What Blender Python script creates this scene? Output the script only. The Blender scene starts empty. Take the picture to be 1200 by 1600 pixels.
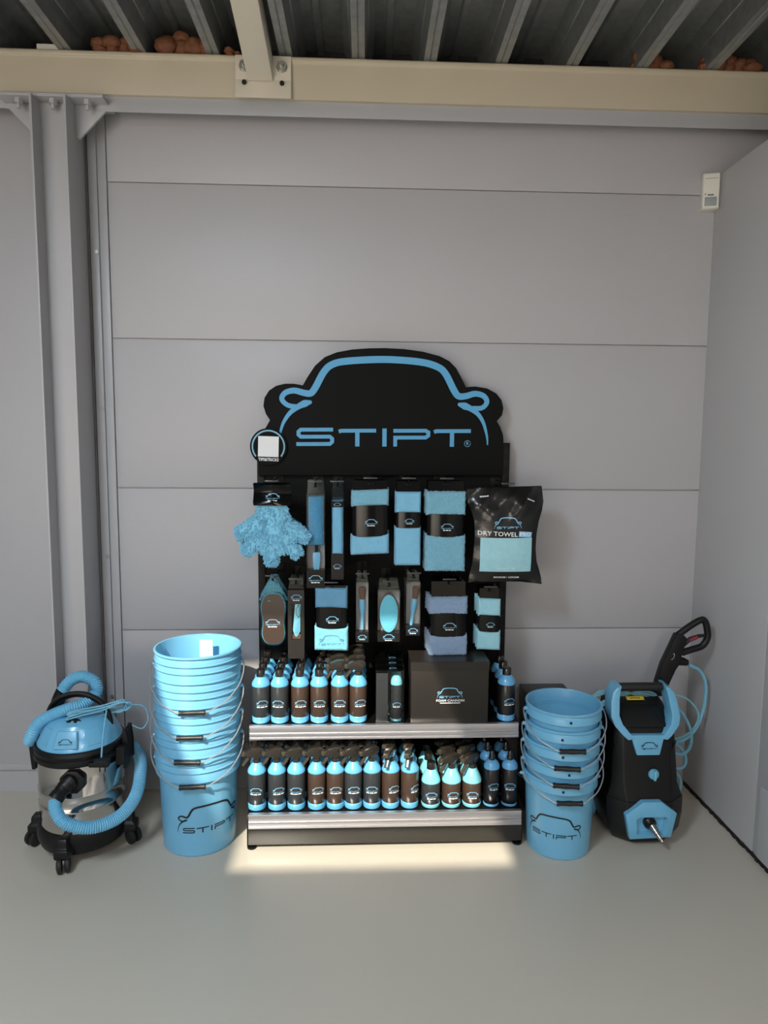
import bpy, bmesh, math, random
from mathutils import Vector, Matrix
random.seed(7)
PI = math.pi
SC = bpy.context.scene
COL = SC.collection

# ------------------------------------------------------------------ camera, world, lights, exposure
def look(p, y, r):
    cy, sy, cp, sp = math.cos(y), math.sin(y), math.cos(p), math.sin(p)
    fw = Vector((sy*cp, cy*cp, -sp)); rt = Vector((cy, -sy, 0)); up = rt.cross(fw)
    cr, sr = math.cos(r), math.sin(r)
    R, U = cr*rt+sr*up, -sr*rt+cr*up
    return Matrix((R, U, -fw)).transposed()
cd = bpy.data.cameras.new('camera'); cam = bpy.data.objects.new('camera', cd); COL.objects.link(cam)
cam.matrix_world = Matrix.Translation((0, -2.9, 1.5291)) @ look(.1051, .0432, .0075).to_4x4()
cd.sensor_fit = 'VERTICAL'; cd.sensor_height = 32; cd.sensor_width = 24; cd.lens = 1075.3/1600*32; cd.clip_start = .05
SC.camera = cam
vs = SC.view_settings; vs.view_transform = 'Standard'; vs.look = 'None'; vs.gamma = 1; vs.use_curve_mapping = False
vs.exposure = -0.12
SC.cycles.use_denoising = True
SC.cycles.max_bounces = 10; SC.cycles.transparent_max_bounces = 24; SC.cycles.blur_glossy = .05
SC.cycles.sample_clamp_indirect = 60

W = bpy.data.worlds.new('daylight'); SC.world = W; W.use_nodes = True
W.node_tree.nodes['Background'].inputs[0].default_value = (.90, .95, 1, 1)
W.node_tree.nodes['Background'].inputs[1].default_value = .22

def light(name, kind, loc, direction, energy, color, **kw):
    d = bpy.data.lights.new(name, kind); o = bpy.data.objects.new(name, d); COL.objects.link(o)
    o.location = loc; o.rotation_euler = Vector(direction).to_track_quat('-Z', 'Y').to_euler()
    d.energy = energy; d.color = color
    for k, v in kw.items(): setattr(d, k, v)
    return o
SUN = Vector((.41, 1.02, -1)).normalized()          # falls through the roof light behind the camera
light('sun', 'SUN', (-2, -6, 6), SUN, 7.6, (1, .91, .74), angle=.012)
# sky seen through the roof light, and daylight in the open shutter doorway behind the camera
light('roof_light_sky', 'AREA', (-1.42, -3.05, 3.14), (.08, .30, -1), 112, (.78, .89, 1), shape='RECTANGLE', size=.6, size_y=1.2)
light('rear_fill_light', 'AREA', (.55, -5.25, 3.14), (.30, .30, -1), 84, (1, .93, .83), shape='RECTANGLE', size=1.1, size_y=1.2)  # unseen fill lamp, added to lift the right floor and partition
light('doorway_daylight', 'AREA', (-2.4, -6.2, 1.2), (.42, 1, .20), 14.5, (1, .89, .76), shape='RECTANGLE', size=4.0, size_y=2.0, spread=math.radians(52))

# ------------------------------------------------------------------ materials
def lin(c):
    return tuple(((x/255)/12.92 if x/255 <= .04045 else ((x/255+.055)/1.055)**2.4) for x in c)
MATS = {}
def mat(name, rgb, rough=.5, metal=0, noise=0, nscale=20, bump=0, bscale=60, spec=.5, coat=0, stretch=None, sheen=0, rnoise=0, detail=4):
    if name in MATS: return MATS[name]
    m = bpy.data.materials.new(name); m.use_nodes = True; nt = m.node_tree; b = nt.nodes['Principled BSDF']
    c = lin(rgb); b.inputs['Base Color'].default_value = (*c, 1); b.inputs['Roughness'].default_value = rough
    b.inputs['Metallic'].default_value = metal; b.inputs['Specular IOR Level'].default_value = spec
    b.inputs['Coat Weight'].default_value = coat; b.inputs['Coat Roughness'].default_value = .08
    if sheen: b.inputs['Sheen Weight'].default_value = sheen
    tc = nt.nodes.new('ShaderNodeTexCoord'); src = tc.outputs['Object']
    if stretch:
        mp = nt.nodes.new('ShaderNodeMapping'); mp.inputs['Scale'].default_value = stretch
        nt.links.new(src, mp.inputs['Vector']); src = mp.outputs['Vector']
    if noise or rnoise:
        n = nt.nodes.new('ShaderNodeTexNoise'); n.inputs['Scale'].default_value = nscale; n.inputs['Detail'].default_value = detail
        nt.links.new(src, n.inputs['Vector'])
    if noise:
        mx = nt.nodes.new('ShaderNodeMix'); mx.data_type = 'RGBA'
        mx.inputs['A'].default_value = (*[max(0, x*(1-noise)) for x in c], 1); mx.inputs['B'].default_value = (*[min(1, x*(1+noise)) for x in c], 1)
        nt.links.new(n.outputs['Fac'], mx.inputs['Factor']); nt.links.new(mx.outputs['Result'], b.inputs['Base Color'])
    if rnoise:
        mr = nt.nodes.new('ShaderNodeMapRange'); mr.inputs['To Min'].default_value = max(0, rough-rnoise); mr.inputs['To Max'].default_value = rough+rnoise
        nt.links.new(n.outputs['Fac'], mr.inputs['Value']); nt.links.new(mr.outputs['Result'], b.inputs['Roughness'])
    if bump:
        n2 = nt.nodes.new('ShaderNodeTexNoise'); n2.inputs['Scale'].default_value = bscale; n2.inputs['Detail'].default_value = detail
        nt.links.new(src, n2.inputs['Vector'])
        bp = nt.nodes.new('ShaderNodeBump'); bp.inputs['Strength'].default_value = bump; bp.inputs['Distance'].default_value = .01
        nt.links.new(n2.outputs['Fac'], bp.inputs['Height']); nt.links.new(bp.outputs['Normal'], b.inputs['Normal'])
    MATS[name] = m; return m
def clear_plastic(name, tint=(1, 1, 1), strength=1.5, rough=.06):
    m = bpy.data.materials.new(name); m.use_nodes = True; nt = m.node_tree
    for n in list(nt.nodes): nt.nodes.remove(n)
    out = nt.nodes.new('ShaderNodeOutputMaterial'); mix = nt.nodes.new('ShaderNodeMixShader')
    t = nt.nodes.new('ShaderNodeBsdfTransparent'); g = nt.nodes.new('ShaderNodeBsdfGlossy')
    t.inputs[0].default_value = (*tint, 1); g.inputs['Roughness'].default_value = rough
    fr = nt.nodes.new('ShaderNodeFresnel'); fr.inputs['IOR'].default_value = strength
    nt.links.new(fr.outputs[0], mix.inputs[0]); nt.links.new(t.outputs[0], mix.inputs[1]); nt.links.new(g.outputs[0], mix.inputs[2])
    nt.links.new(mix.outputs[0], out.inputs[0]); MATS[name] = m; return m
def pegboard(name):
    m = mat(name, (22, 21, 20), .6, spec=.2); nt = m.node_tree; b = nt.nodes['Principled BSDF']
    tc = nt.nodes.new('ShaderNodeTexCoord'); mp = nt.nodes.new('ShaderNodeMapping'); mp.inputs['Scale'].default_value = (40, 40, 40)
    nt.links.new(tc.outputs['Object'], mp.inputs['Vector'])
    fr = nt.nodes.new('ShaderNodeVectorMath'); fr.operation = 'FRACTION'; nt.links.new(mp.outputs[0], fr.inputs[0])
    sb = nt.nodes.new('ShaderNodeVectorMath'); sb.operation = 'SUBTRACT'; sb.inputs[1].default_value = (.5, .5, .5); nt.links.new(fr.outputs[0], sb.inputs[0])
    ml = nt.nodes.new('ShaderNodeVectorMath'); ml.operation = 'MULTIPLY'; ml.inputs[1].default_value = (1, 0, 1); nt.links.new(sb.outputs[0], ml.inputs[0])
    ln = nt.nodes.new('ShaderNodeVectorMath'); ln.operation = 'LENGTH'; nt.links.new(ml.outputs[0], ln.inputs[0])
    lt = nt.nodes.new('ShaderNodeMath'); lt.operation = 'LESS_THAN'; lt.inputs[1].default_value = .17; nt.links.new(ln.outputs['Value'], lt.inputs[0])
    mx = nt.nodes.new('ShaderNodeMix'); mx.data_type = 'RGBA'; mx.inputs['A'].default_value = (*lin((11, 10, 10)), 1); mx.inputs['B'].default_value = (.0005, .0005, .0005, 1)
    nt.links.new(lt.outputs[0], mx.inputs['Factor']); nt.links.new(mx.outputs['Result'], b.inputs['Base Color'])
    return m
BLUE = (112, 178, 214)
m_wall = mat('painted_panel', (174, 173, 177), .42, noise=.03, nscale=3, bump=.06, bscale=180)
m_wallr = mat('painted_partition', (190, 189, 190), .38, noise=.03, nscale=2, bump=.05, bscale=120)
m_trim = mat('painted_steel', (174, 173, 176), .38, noise=.03, nscale=8)
m_flash = mat('painted_flashing', (168, 169, 174), .35, noise=.03, nscale=5)
m_gap = mat('shadow_gap', (20, 20, 21), .8)
m_plinth = mat('concrete_plinth', (140, 140, 134), .7, noise=.1, nscale=9, bump=.2, bscale=70)
m_floor = mat('grey_epoxy', (190, 183, 170), .34, noise=.04, nscale=1.3, bump=.02, bscale=40)
m_cream = mat('cream_steel', (192, 182, 162), .4, noise=.04, nscale=4)
m_cream2 = mat('cream_tube', (212, 205, 190), .4, noise=.03, nscale=4)
m_galv = mat('galvanised_deck', (152, 156, 158), .42, metal=.65, noise=.35, nscale=28, detail=8, rnoise=.12)
m_foam = mat('brown_pu_foam', (112, 68, 42), .7, noise=.4, nscale=25, bump=.8, bscale=40)
m_white = mat('white_block', (215, 214, 208), .7, bump=.3)
m_bolt = mat('bolt_zinc', (170, 170, 165), .35, metal=.8)
m_sign = mat('black_sign_board', (4, 4, 5), .6, spec=.15)
m_print_blue = mat('printed_blue', (84, 162, 208), .5)
m_print_dark = mat('printed_black', (18, 22, 28), .45)
m_print_white = mat('printed_white', (232, 234, 236), .5)
m_ice = mat('printed_ice_blue', (130, 190, 225), .45)
m_rack = mat('black_powder_coat', (7, 7, 7), .5, spec=.25)
m_kick = mat('black_gloss_kick_plate', (20, 17, 15), .16, spec=.9, rnoise=.04, nscale=6)
m_peg = pegboard('pegboard_black')
m_rail = mat('silver_price_rail', (196, 194, 199), .28, metal=.85)
m_bottle = mat('sky_blue_plastic', (98, 174, 216), .3, coat=.3)
m_bottle2 = mat('aqua_plastic', (122, 198, 214), .3, coat=.3)
m_bottle3 = mat('deep_sky_plastic', (100, 166, 212), .28, coat=.3)
m_lab_grey = mat('charcoal_label', (44, 47, 50), .28, coat=.3)
m_lab_brown = mat('umber_label', (62, 47, 38), .28, coat=.3)
m_lab_black = mat('black_label', (22, 21, 22), .28, coat=.3)
m_cap = mat('black_cap', (26, 23, 20), .18, coat=.6)
m_trig = mat('black_trigger', (40, 36, 31), .2, coat=.6)
m_bucket = mat('blue_bucket_plastic', BLUE, .28, noise=.02, nscale=6, coat=.15)
m_wire = mat('galvanised_wire', (205, 205, 205), .3, metal=.7)
m_grip = mat('black_grip', (24, 24, 25), .45)
m_black = mat('black_plastic', (12, 12, 13), .45, spec=.35, noise=.1, nscale=12)
m_black2 = mat('black_satin_plastic', (14, 14, 15), .36, spec=.4)
m_chrome = mat('polished_steel', (200, 198, 195), .09, metal=1)
m_tool_blue = mat('blue_shell_plastic', (108, 176, 212), .3, coat=.2)
m_hose = mat('blue_hose', (112, 180, 214), .42)
m_cable = mat('blue_cable', (118, 180, 206), .45)
m_cable2 = mat('teal_cable', (122, 178, 190), .45)
m_card = mat('black_gloss_card', (6, 6, 7), .16, spec=.28)
m_card2 = mat('charcoal_box_card', (22, 22, 24), .3, spec=.3)
m_box = mat('black_box_card', (38, 35, 32), .32, spec=.35, noise=.08, nscale=30)
m_fiber = mat('blue_chenille', (128, 194, 222), .95, noise=.22, nscale=120, sheen=.3)
m_plush = mat('blue_plush', (132, 200, 228), .95, noise=.25, nscale=240, bump=.9, bscale=330, sheen=.4)
m_cloth = mat('blue_cloth', (124, 186, 218), .9, noise=.08, nscale=60, bump=.35, bscale=420, sheen=.2)
m_cloth2 = mat('pale_blue_cloth', (150, 204, 220), .9, noise=.08, nscale=60, bump=.3, bscale=300, sheen=.2)
m_glass_cloth = mat('aqua_glass_cloth', (112, 186, 206), .9, noise=.06, nscale=30, bump=.5, bscale=45, sheen=.2)
m_navy = mat('steel_blue_cloth', (100, 154, 188), .8, noise=.08, nscale=50, bump=.3, bscale=300)
m_grey_plush = mat('grey_blue_plush', (146, 176, 212), .95, noise=.35, nscale=260, bump=.9, bscale=330, sheen=.4)
m_deep_fiber = mat('deep_blue_plush', (74, 158, 202), .95, noise=.3, nscale=200, bump=.9, bscale=260, sheen=.3)
m_mesh_teal = mat('teal_mesh_fabric', (90, 150, 165), .6, noise=.5, nscale=160, bump=.8, bscale=200)
m_bag = mat('black_foil_bag', (14, 14, 15), .22, noise=.1, nscale=9, bump=.35, bscale=14)
m_window_towel = mat('bagged_towel', (152, 202, 214), .55, noise=.12, nscale=40, bump=.3, bscale=60)
m_yellow = mat('yellow_sticker', (226, 196, 40), .5)
m_red = mat('red_trigger_lock', (130, 30, 45), .5)
m_sensor = mat('ivory_plastic', (222, 219, 210), .4)
m_lens = mat('grey_lens', (150, 158, 160), .3)
m_steel = mat('brass_steel_fitting', (175, 172, 165), .22, metal=1)
m_bristle = mat('brown_bristles', (92, 66, 52), .8, noise=.3, nscale=200)
m_rubber = mat('rubber_tyre', (20, 20, 21), .6)
m_lever = mat('sun_lightened_lever', (66, 59, 50), .25, coat=.4)  # black plastic, paler in base colour for the sun's reflection on it
m_clear = clear_plastic('clear_plastic', (.97, .98, .98), 1.28, .04)
m_film = clear_plastic('crinkled_film', (.86, .9, .91), 1.32, .10)
m_ring = mat('badge_ring', (120, 180, 210), .45)
m_dirt = mat('dark_joint_dirt', (28, 25, 22), .9, noise=.6, nscale=60)
m_pad = mat('foam_pad_blue', (104, 186, 206), .8, bump=.2, bscale=200)

# ------------------------------------------------------------------ mesh helpers
class M:
    def __init__(s): s.v = []; s.f = []; s.m = []
    def add(s, vs, fs, mi=0):
        o = len(s.v); s.v += [tuple(v) for v in vs]
        for f in fs: s.f.append(tuple(i+o for i in f)); s.m.append(mi)
        return s
    def box(s, x0, x1, y0, y1, z0, z1, mi=0):
        return s.add([(x, y, z) for z in (z0, z1) for y in (y0, y1) for x in (x0, x1)],
                     [(0, 2, 3, 1), (4, 5, 7, 6), (0, 1, 5, 4), (2, 6, 7, 3), (0, 4, 6, 2), (1, 3, 7, 5)], mi)
    def loft(s, loops, mi=0, caps=True, closed=True):
        n = len(loops[0]); vs = [p for l in loops for p in l]; fs = []
        for k in range(len(loops)-1):
            for i in range(n if closed else n-1):
                j = (i+1) % n; fs.append((k*n+i, k*n+j, (k+1)*n+j, (k+1)*n+i))
        if caps: fs += [tuple(reversed(range(n))), tuple(range((len(loops)-1)*n, len(loops)*n))]
        return s.add(vs, fs, mi)
    def lathe(s, prof, n=24, c=(0, 0, 0), mi=0, caps=False, a0=0, a1=2*PI):
        full = abs(a1-a0-2*PI) < 1e-6; k = n if full else n+1
        loops = [[(c[0]+r*math.cos(a0+(a1-a0)*i/n), c[1]+r*math.sin(a0+(a1-a0)*i/n), c[2]+z) for i in range(k)] for r, z in prof]
        return s.loft(loops, mi, caps, full)
    def prism(s, poly, y0, y1, mi=0, top=None):
        """poly in x,z extruded along y (counter-clockwise seen from -y)"""
        t = top or poly
        return s.loft([[(x, y1, z) for x, z in t], [(x, y0, z) for x, z in poly]], mi)
    def tube(s, path, r, n=8, mi=0, closed=False, caps=True, flat=1.0):
        P = [Vector(p) for p in path]; N = len(P); rs = r if isinstance(r, (list, tuple)) else [r]*N
        T = []
        for i in range(N):
            a = P[(i-1) % N] if closed else P[max(i-1, 0)]; b = P[(i+1) % N] if closed else P[min(i+1, N-1)]
            T.append((b-a).normalized() if (b-a).length > 1e-9 else Vector((0, 0, 1)))
        u = T[0].orthogonal().normalized(); loops = []
        for i in range(N):
            if i: u = (u - T[i]*u.dot(T[i])); u = u.normalized() if u.length > 1e-6 else T[i].orthogonal().normalized()
            w = T[i].cross(u)
            loops.append([P[i]+rs[i]*(math.cos(2*PI*k/n)*u+flat*math.sin(2*PI*k/n)*w) for k in range(n)])
        if closed: loops.append(loops[0])
        return s.loft(loops, mi, caps and not closed)
    def ell(s, c, r, n=10, k=6, mi=0):
        loops = [[(c[0]+r[0]*math.sin(PI*j/k)*math.cos(2*PI*i/n), c[1]+r[1]*math.sin(PI*j/k)*math.sin(2*PI*i/n), c[2]-r[2]*math.cos(PI*j/k)) for i in range(n)] for j in range(k+1)]
        return s.loft(loops, mi, False)
    def cyl(s, a, b, r, n=12, mi=0): return s.tube([a, b], r, n, mi)
    def xf(s, mtx): s.v = [tuple(mtx @ Vector(v)) for v in s.v]; return s
    def mesh(s, name, mats, bevel=0, angle=38, seg=2, subs=0):
        me = bpy.data.meshes.new(name); me.from_pydata(s.v, [], s.f)
        for q in (mats if isinstance(mats, (list, tuple)) else [mats]): me.materials.append(q)
        me.polygons.foreach_set('material_index', s.m)
        bm = bmesh.new(); bm.from_mesh(me); bmesh.ops.remove_doubles(bm, verts=bm.verts, dist=1e-6)
        bmesh.ops.recalc_face_normals(bm, faces=bm.faces)
        if bevel:
            es = [e for e in bm.edges if len(e.link_faces) == 2 and e.calc_face_angle(0) > math.radians(28)]
            bmesh.ops.bevel(bm, geom=es, offset=bevel, offset_type='OFFSET', segments=seg, profile=.6, affect='EDGES', clamp_overlap=True)
        bm.to_mesh(me); bm.free()
        me.polygons.foreach_set('use_smooth', [True]*len(me.polygons)); me.set_sharp_from_angle(angle=math.radians(angle))
        me.update(); return me
    def obj(s, name, mats, parent=None, loc=(0, 0, 0), rz=0, bevel=0, angle=38, seg=2):
        o = bpy.data.objects.new(name, s.mesh(name, mats, bevel, angle, seg)); COL.objects.link(o)
        o.location = loc; o.rotation_euler = (0, 0, rz); o.parent = parent; return o
def tag(o, label, cat, group=None, kind=None):
    o['label'] = label; o['category'] = cat
    if group: o['group'] = group
    if kind: o['kind'] = kind
    return o
def struct(o): o['kind'] = 'structure'; return o
def slabel(o, label, cat): o['label'] = label; o['category'] = cat; o['kind'] = 'structure'; return o
def thing(name, label, cat, loc=(0, 0, 0), rz=0, group=None):
    o = bpy.data.objects.new(name, None); COL.objects.link(o); o.location = loc; o.rotation_euler = (0, 0, rz); o.empty_display_size = .05
    return tag(o, label, cat, group)
def copy_tree(o, parent=None):
    c = o.copy(); COL.objects.link(c); c.parent = parent
    for ch in [x for x in o.children]: copy_tree(ch, c)
    return c
def spline(pts, n=8, closed=False):
    P = [Vector(p) for p in pts]; out = []; N = len(P)
    for i in range(N if closed else N-1):
        p0 = P[(i-1) % N] if closed or i else P[0]; p1 = P[i]; p2 = P[(i+1) % N]
        p3 = P[(i+2) % N] if closed or i+2 < N else P[-1]
        for k in range(n):
            t = k/n
            out.append(.5*((2*p1)+(-p0+p2)*t+(2*p0-5*p1+4*p2-p3)*t*t+(-p0+3*p1-3*p2+p3)*t**3))
    if not closed: out.append(P[-1])
    return out
def even(path, step):
    out = [path[0]]; acc = 0
    for a, b in zip(path, path[1:]):
        L = (b-a).length; d = step-acc
        while d <= L and L > 0: out.append(a.lerp(b, d/L)); d += step
        acc = (acc+L) % step
    return out
def ordinal(i): return ['first', 'second', 'third', 'fourth', 'fifth', 'sixth', 'seventh', 'eighth', 'ninth', 'tenth', 'eleventh', 'twelfth', 'thirteenth', 'fourteenth'][i]

# ---- flat print: the car emblem with letters, in units where the emblem is 2 wide, y up
def ribbon(pts, w, maxlen=.06):
    """2-D strip along pts, width(s) w -> (verts, quads)"""
    P = [Vector((x, y)) for x, y in pts]; ws = list(w) if isinstance(w, (list, tuple)) else [w]*len(P)
    Q = []; V = []
    for i in range(len(P)-1):
        k = max(1, math.ceil((P[i+1]-P[i]).length/maxlen))
        for j in range(k): Q.append(P[i].lerp(P[i+1], j/k)); V.append(ws[i]+(ws[i+1]-ws[i])*j/k)
    Q.append(P[-1]); V.append(ws[-1]); vs = []
    for i in range(len(Q)):
        d1 = (Q[i]-Q[i-1]).normalized() if i else (Q[1]-Q[0]).normalized()
        d2 = (Q[i+1]-Q[i]).normalized() if i < len(Q)-1 else d1
        n1 = Vector((-d1.y, d1.x)); n2 = Vector((-d2.y, d2.x)); n = (n1+n2)
        n = n.normalized() if n.length > 1e-6 else n1
        s = V[i]/2/max(.5, n.dot(n1)); vs += [Q[i]+n*s, Q[i]-n*s]
    return vs, [(2*i, 2*i+1, 2*i+3, 2*i+2) for i in range(len(Q)-1)]
def C(x, y): return ((x-597)/450, -(y-(x-597)*.011-270)/450)
def cspl(pts, n):
    p = [Vector((*C(x, y), 0)) for x, y in pts]; return [(q.x, q.y) for q in spline(p, n)]
def emblem(detail=5, k=1.0):
    """list of (name, verts, faces)"""
    roof = [(225, 284), (188, 277), (164, 252), (178, 226), (216, 216), (258, 226), (286, 227), (306, 202), (340, 140), (375, 108), (440, 93), (600, 86), (745, 96), (820, 116), (856, 145), (893, 214), (914, 240), (945, 240), (985, 230), (1022, 240), (1036, 266), (1016, 290), (975, 292)]
    fl = [(290, 264), (262, 270), (232, 284), (200, 308), (176, 340), (162, 372), (154, 408), (150, 446)]
    fr = [(912, 274), (940, 282), (968, 294), (1000, 318), (1022, 352), (1035, 392), (1041, 420), (1043, 449)]
    g = 1/450
    out = []
    a = cspl(roof, detail); n = len(a)
    wt = [(20+9*min(1, max(0, math.sin(PI*i/(n-1))*1.6-.35)))*g*k for i in range(n)]
    out.append(('car_outline', *ribbon(a, wt)))
    for q in (fl, fr):
        b = cspl(q, detail); n = len(b)
        out.append(('fender_line', *ribbon(b, [((10+22*min(1, i/(n*.15))) if i < n*.15 else 32-27*((i/n-.15)/.85)**.6)*g*k for i in range(n)])))
    t = 16*g*min(k, 1.08)
    def st(*pts): return [C(x, y) for x, y in pts]
    L = [('letter_s', [st((380, 381), (243, 381), (233, 390), (233, 402), (243, 411), (366, 411), (376, 420), (376, 433), (366, 442), (224, 442))]),
         ('letter_t', [st((404, 390), (414, 386), (563, 386)), st((483, 394.2), (483, 453))]),
         ('letter_i', [st((599, 377), (599, 454))]),
         ('letter_p', [st((637, 387), (775, 387), (787, 394), (787, 408), (775, 416), (645, 416), (645, 454))]),
         ('letter_t', [st((811, 393), (822, 389), (970, 389)), st((889, 397.2), (889, 456))])]
    for nm, strokes in L:
        vs, fs = [], []
        for s in strokes:
            v, f = ribbon(s, t*(1.15 if len(s) == 2 else 1)); fs += [tuple(i+len(vs) for i in q) for q in f]; vs += v
        out.append((nm, vs, fs))
    return out
EMB = emblem(5); EMB_M = emblem(3, 1.1); EMB_S = emblem(2, 1.35); EMB_B = emblem(5, .9)
def put(mm, items, fn, mi=0):
    for nm, vs, fs in items: mm.add([fn(p[0], p[1]) for p in vs], fs, mi)
    return mm
def words(cx, z, w, h, n, seed=3):
    """a line of tiny product lettering too small to read: n short dashes"""
    rr = random.Random(seed); out = []; x = cx-w/2; step = w/n
    for i in range(n):
        out.append(('d', [(x, z-h/2), (x+step*.82, z-h/2), (x+step*.82, z+h/2), (x, z+h/2)], [(0, 1, 2, 3)])); x += step
    return out
def flat(x0, y, z0, s): return lambda u, v: (x0+u*s, y, z0+v*s)
def curved(r, a0, z0, s): return lambda u, v: (r*math.sin(a0+u*s/r), -r*math.cos(a0+u*s/r), z0+v*s)
def text2d(txt, size, bold=.012, stretch=1.0, align='CENTER'):
    cu = bpy.data.curves.new('t', 'FONT'); cu.body = txt; cu.size = size; cu.align_x = align; cu.align_y = 'CENTER'; cu.offset = bold*size; cu.resolution_u = 2
    o = bpy.data.objects.new('t', cu); COL.objects.link(o); dg = bpy.context.evaluated_depsgraph_get(); dg.update()
    me = o.evaluated_get(dg).to_mesh(); vs = [(v.co.x*stretch, v.co.y) for v in me.vertices]; fs = [tuple(p.vertices) for p in me.polygons]
    o.evaluated_get(dg).to_mesh_clear(); bpy.data.objects.remove(o); bpy.data.curves.remove(cu); return ('t', vs, fs)

# ================================================================== SETTING
XL, XR = -.985, 1.486
floor = slabel(M().box(-4.5, 3, -7, .3, -.1, 0).obj('floor', m_floor), 'smooth pale grey epoxy floor', 'floor')
# back wall: backing with separate horizontal panels
wb = slabel(M().box(-4.5, 3, .006, .12, 0, 2.93).obj('wall_back', m_trim), 'grey back wall of wide horizontal panels', 'wall')
ZS = [.112, .716, 1.3214, 1.9293, 2.5368, 2.93]
for a, b in zip(ZS, ZS[1:]):
    M().box(XL+.002, 2.9, -.004, .03, a+.0018, b-.0018).obj('panel', m_wall, wb, bevel=.004)
M().box(-1.055, 2.9, .004, .03, 0, .112).obj('plinth', m_trim, wb, bevel=.003)
M().box(-4.4, -1.22, .012, .04, 0, .095).obj('plinth', m_plinth, wb, bevel=.004)
for a, b in ((-4.4, -2.72), (-2.715, -1.525), (-1.52, -1.07)):
    M().box(a, b, -.002, .03, .1, 2.93).obj('panel', m_wall, wb, bevel=.003)
M().box(-4.4, -1.07, -.004, .03, .1, .125).obj('panel_sill', m_trim, wb, bevel=.002)
# vertical edge strips beside the column
t1 = slabel(M().box(-1.019, -.9855, -.008, .02, .0, 2.80).obj('trim_1', m_trim, bevel=.002), 'flat grey edge strip along the back wall panels', 'trim')
t2 = slabel(M().box(-1.0535, -1.0195, -.018, .02, .0, 2.80).obj('trim_2', m_trim, bevel=.003), 'raised grey strip with screw heads beside the steel column', 'trim')
for z in (.433, 1.036, 1.647, 2.262):
    b = M().lathe([(0, -.008), (.008, -.008), (.008, -.006), (.0055, -.004), (.0055, 0), (0, 0)], 10).xf(Matrix.Rotation(-PI/2, 4, 'X'))
    b.obj('screw', m_bolt, t2, loc=(-1.028, -.0175, z))
M().box(-1.0615, -1.0545, .0, .02, 0, 2.8).obj('dark_gap', m_gap, t2)
# flashing under the purlin
slabel(M().box(-1.0, 2.9, -.104, -.100, 2.757, 2.822).obj('trim_3', m_flash, bevel=.001), 'bluish grey metal flashing under the cream beam', 'trim')
slabel(M().box(-4.4, -1.002, -.098, -.094, 2.762, 2.822).obj('trim_4', m_flash, bevel=.001), 'grey flashing above the steel column', 'trim')
slabel(M().box(-4.4, 2.9, -.100, .0, 2.806, 2.812).obj('trim_6', m_flash), 'folded top leg of the grey flashing', 'trim')
# cream purlin (channel with lips)
pf = [(-.12, 2.812), (-.12, 2.94), (-.127, 2.947), (-.127, 2.958), (-.12, 2.965), (.02, 2.965), (.02, 2.958), (-.112, 2.956), (-.112, 2.820), (.02, 2.820), (.02, 2.812)]
pu = M().loft([[(x, y, z) for y, z in pf] for x in (-4.4, 2.9)])
slabel(pu.obj('beam', m_cream, bevel=.003), 'cream painted steel beam along the top of the wall', 'beam')
slabel(M().box(-4.5, 3, .10, .28, 2.93, 3.12).obj('deck_shade_strip', m_gap), 'added black strip painting the shade behind the deck ribs', 'trim')  # black colour stands in for the shade inside the deck troughs
# right partition
wr = slabel(M().box(XR, XR+.09, -6.5, .0, .012, 2.6077).obj('wall_right', m_gap), 'grey partition wall in the corner', 'wall')
for a, b in ((-.548, -.003), (-1.7, -.553), (-2.9, -1.705), (-6.5, -2.905)):
    M().box(XR-.006, XR+.096, a, b, .014, 2.612).obj('panel', m_wallr, wr, bevel=.003)
hp = M().box(XR-.014, XR-.006, -.72, -.585, .02, .29).obj('access_hatch', m_wallr, wr, bevel=.004)
sl = M(); rr = random.Random(5)
for i in range(46):
    y = -.02-i*.0155; a = rr.uniform(.003, .012); h = rr.uniform(.006, .017)
    sl.box(XR-.006-a*.6, XR, y-.0155, y, 0, h)
slabel(sl.obj('baseboard_right', m_dirt), 'dark crumbling joint between floor and partition', 'joint')
# left and doorway side walls that close the hall
slabel(M().box(-4.6, -4.5, -7, .3, 0, 3.3).obj('wall_left', m_wall), 'grey side wall of the hall', 'wall')
slabel(M().box(2.9, 3.0, -7, .3, 0, 3.3).obj('wall_far_right', m_wall), 'grey outer side wall of the hall', 'wall')
# corrugated roof deck with a roof light behind the camera
PITCH, ZB, ZT = .2735, 2.966, 3.10
def deck(x0, x1, y0, y1):
    pr = []; k0 = math.ceil((x0-.012)/PITCH); k1 = math.floor((x1-.012)/PITCH); pr.append((x0, ZT))
    for k in range(k0, k1+1):
        c = .012+k*PITCH
        pr += [(c-.062, ZT), (c-.038, ZT-.05), (c-.034, ZT-.052), (c-.024, ZB), (c-.004, ZB), (c, ZB+.004), (c+.004, ZB), (c+.024, ZB), (c+.034, ZT-.052), (c+.038, ZT-.05), (c+.062, ZT), (c+.10, ZT), (c+.108, ZT-.012), (c+.13, ZT-.012), (c+.138, ZT)]
    pr.append((x1, ZT)); pr = [p for p in pr if x0 <= p[0] <= x1]
    dx = .0158
    return M().loft([[(x+dx*y, y, z) for x, z in pr] for y in (y0, y1)], 0, False, False)
HX0, HX1, HY0, HY1 = -1.73, -.63, -3.79, -2.44
ce = slabel(deck(-4.5, 3, HY1, .28).obj('ceiling', m_galv, angle=20), 'galvanised corrugated steel roof deck', 'ceiling')
QX0, QX1, QY0, QY1 = 0, 1.1, -5.85, -4.65  # unseen second roof opening, added with the fill lamp for warm bounce
for a in ((-4.5, HX0, HY0, HY1), (HX1, 3, HY0, HY1), (-4.5, 3, QY1, HY0), (-4.5, QX0, QY0, QY1), (QX1, 3, QY0, QY1), (-4.5, 3, -7, QY0)): deck(*a).obj('deck_sheet', m_galv, ce, angle=20)
rl = M()
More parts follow.
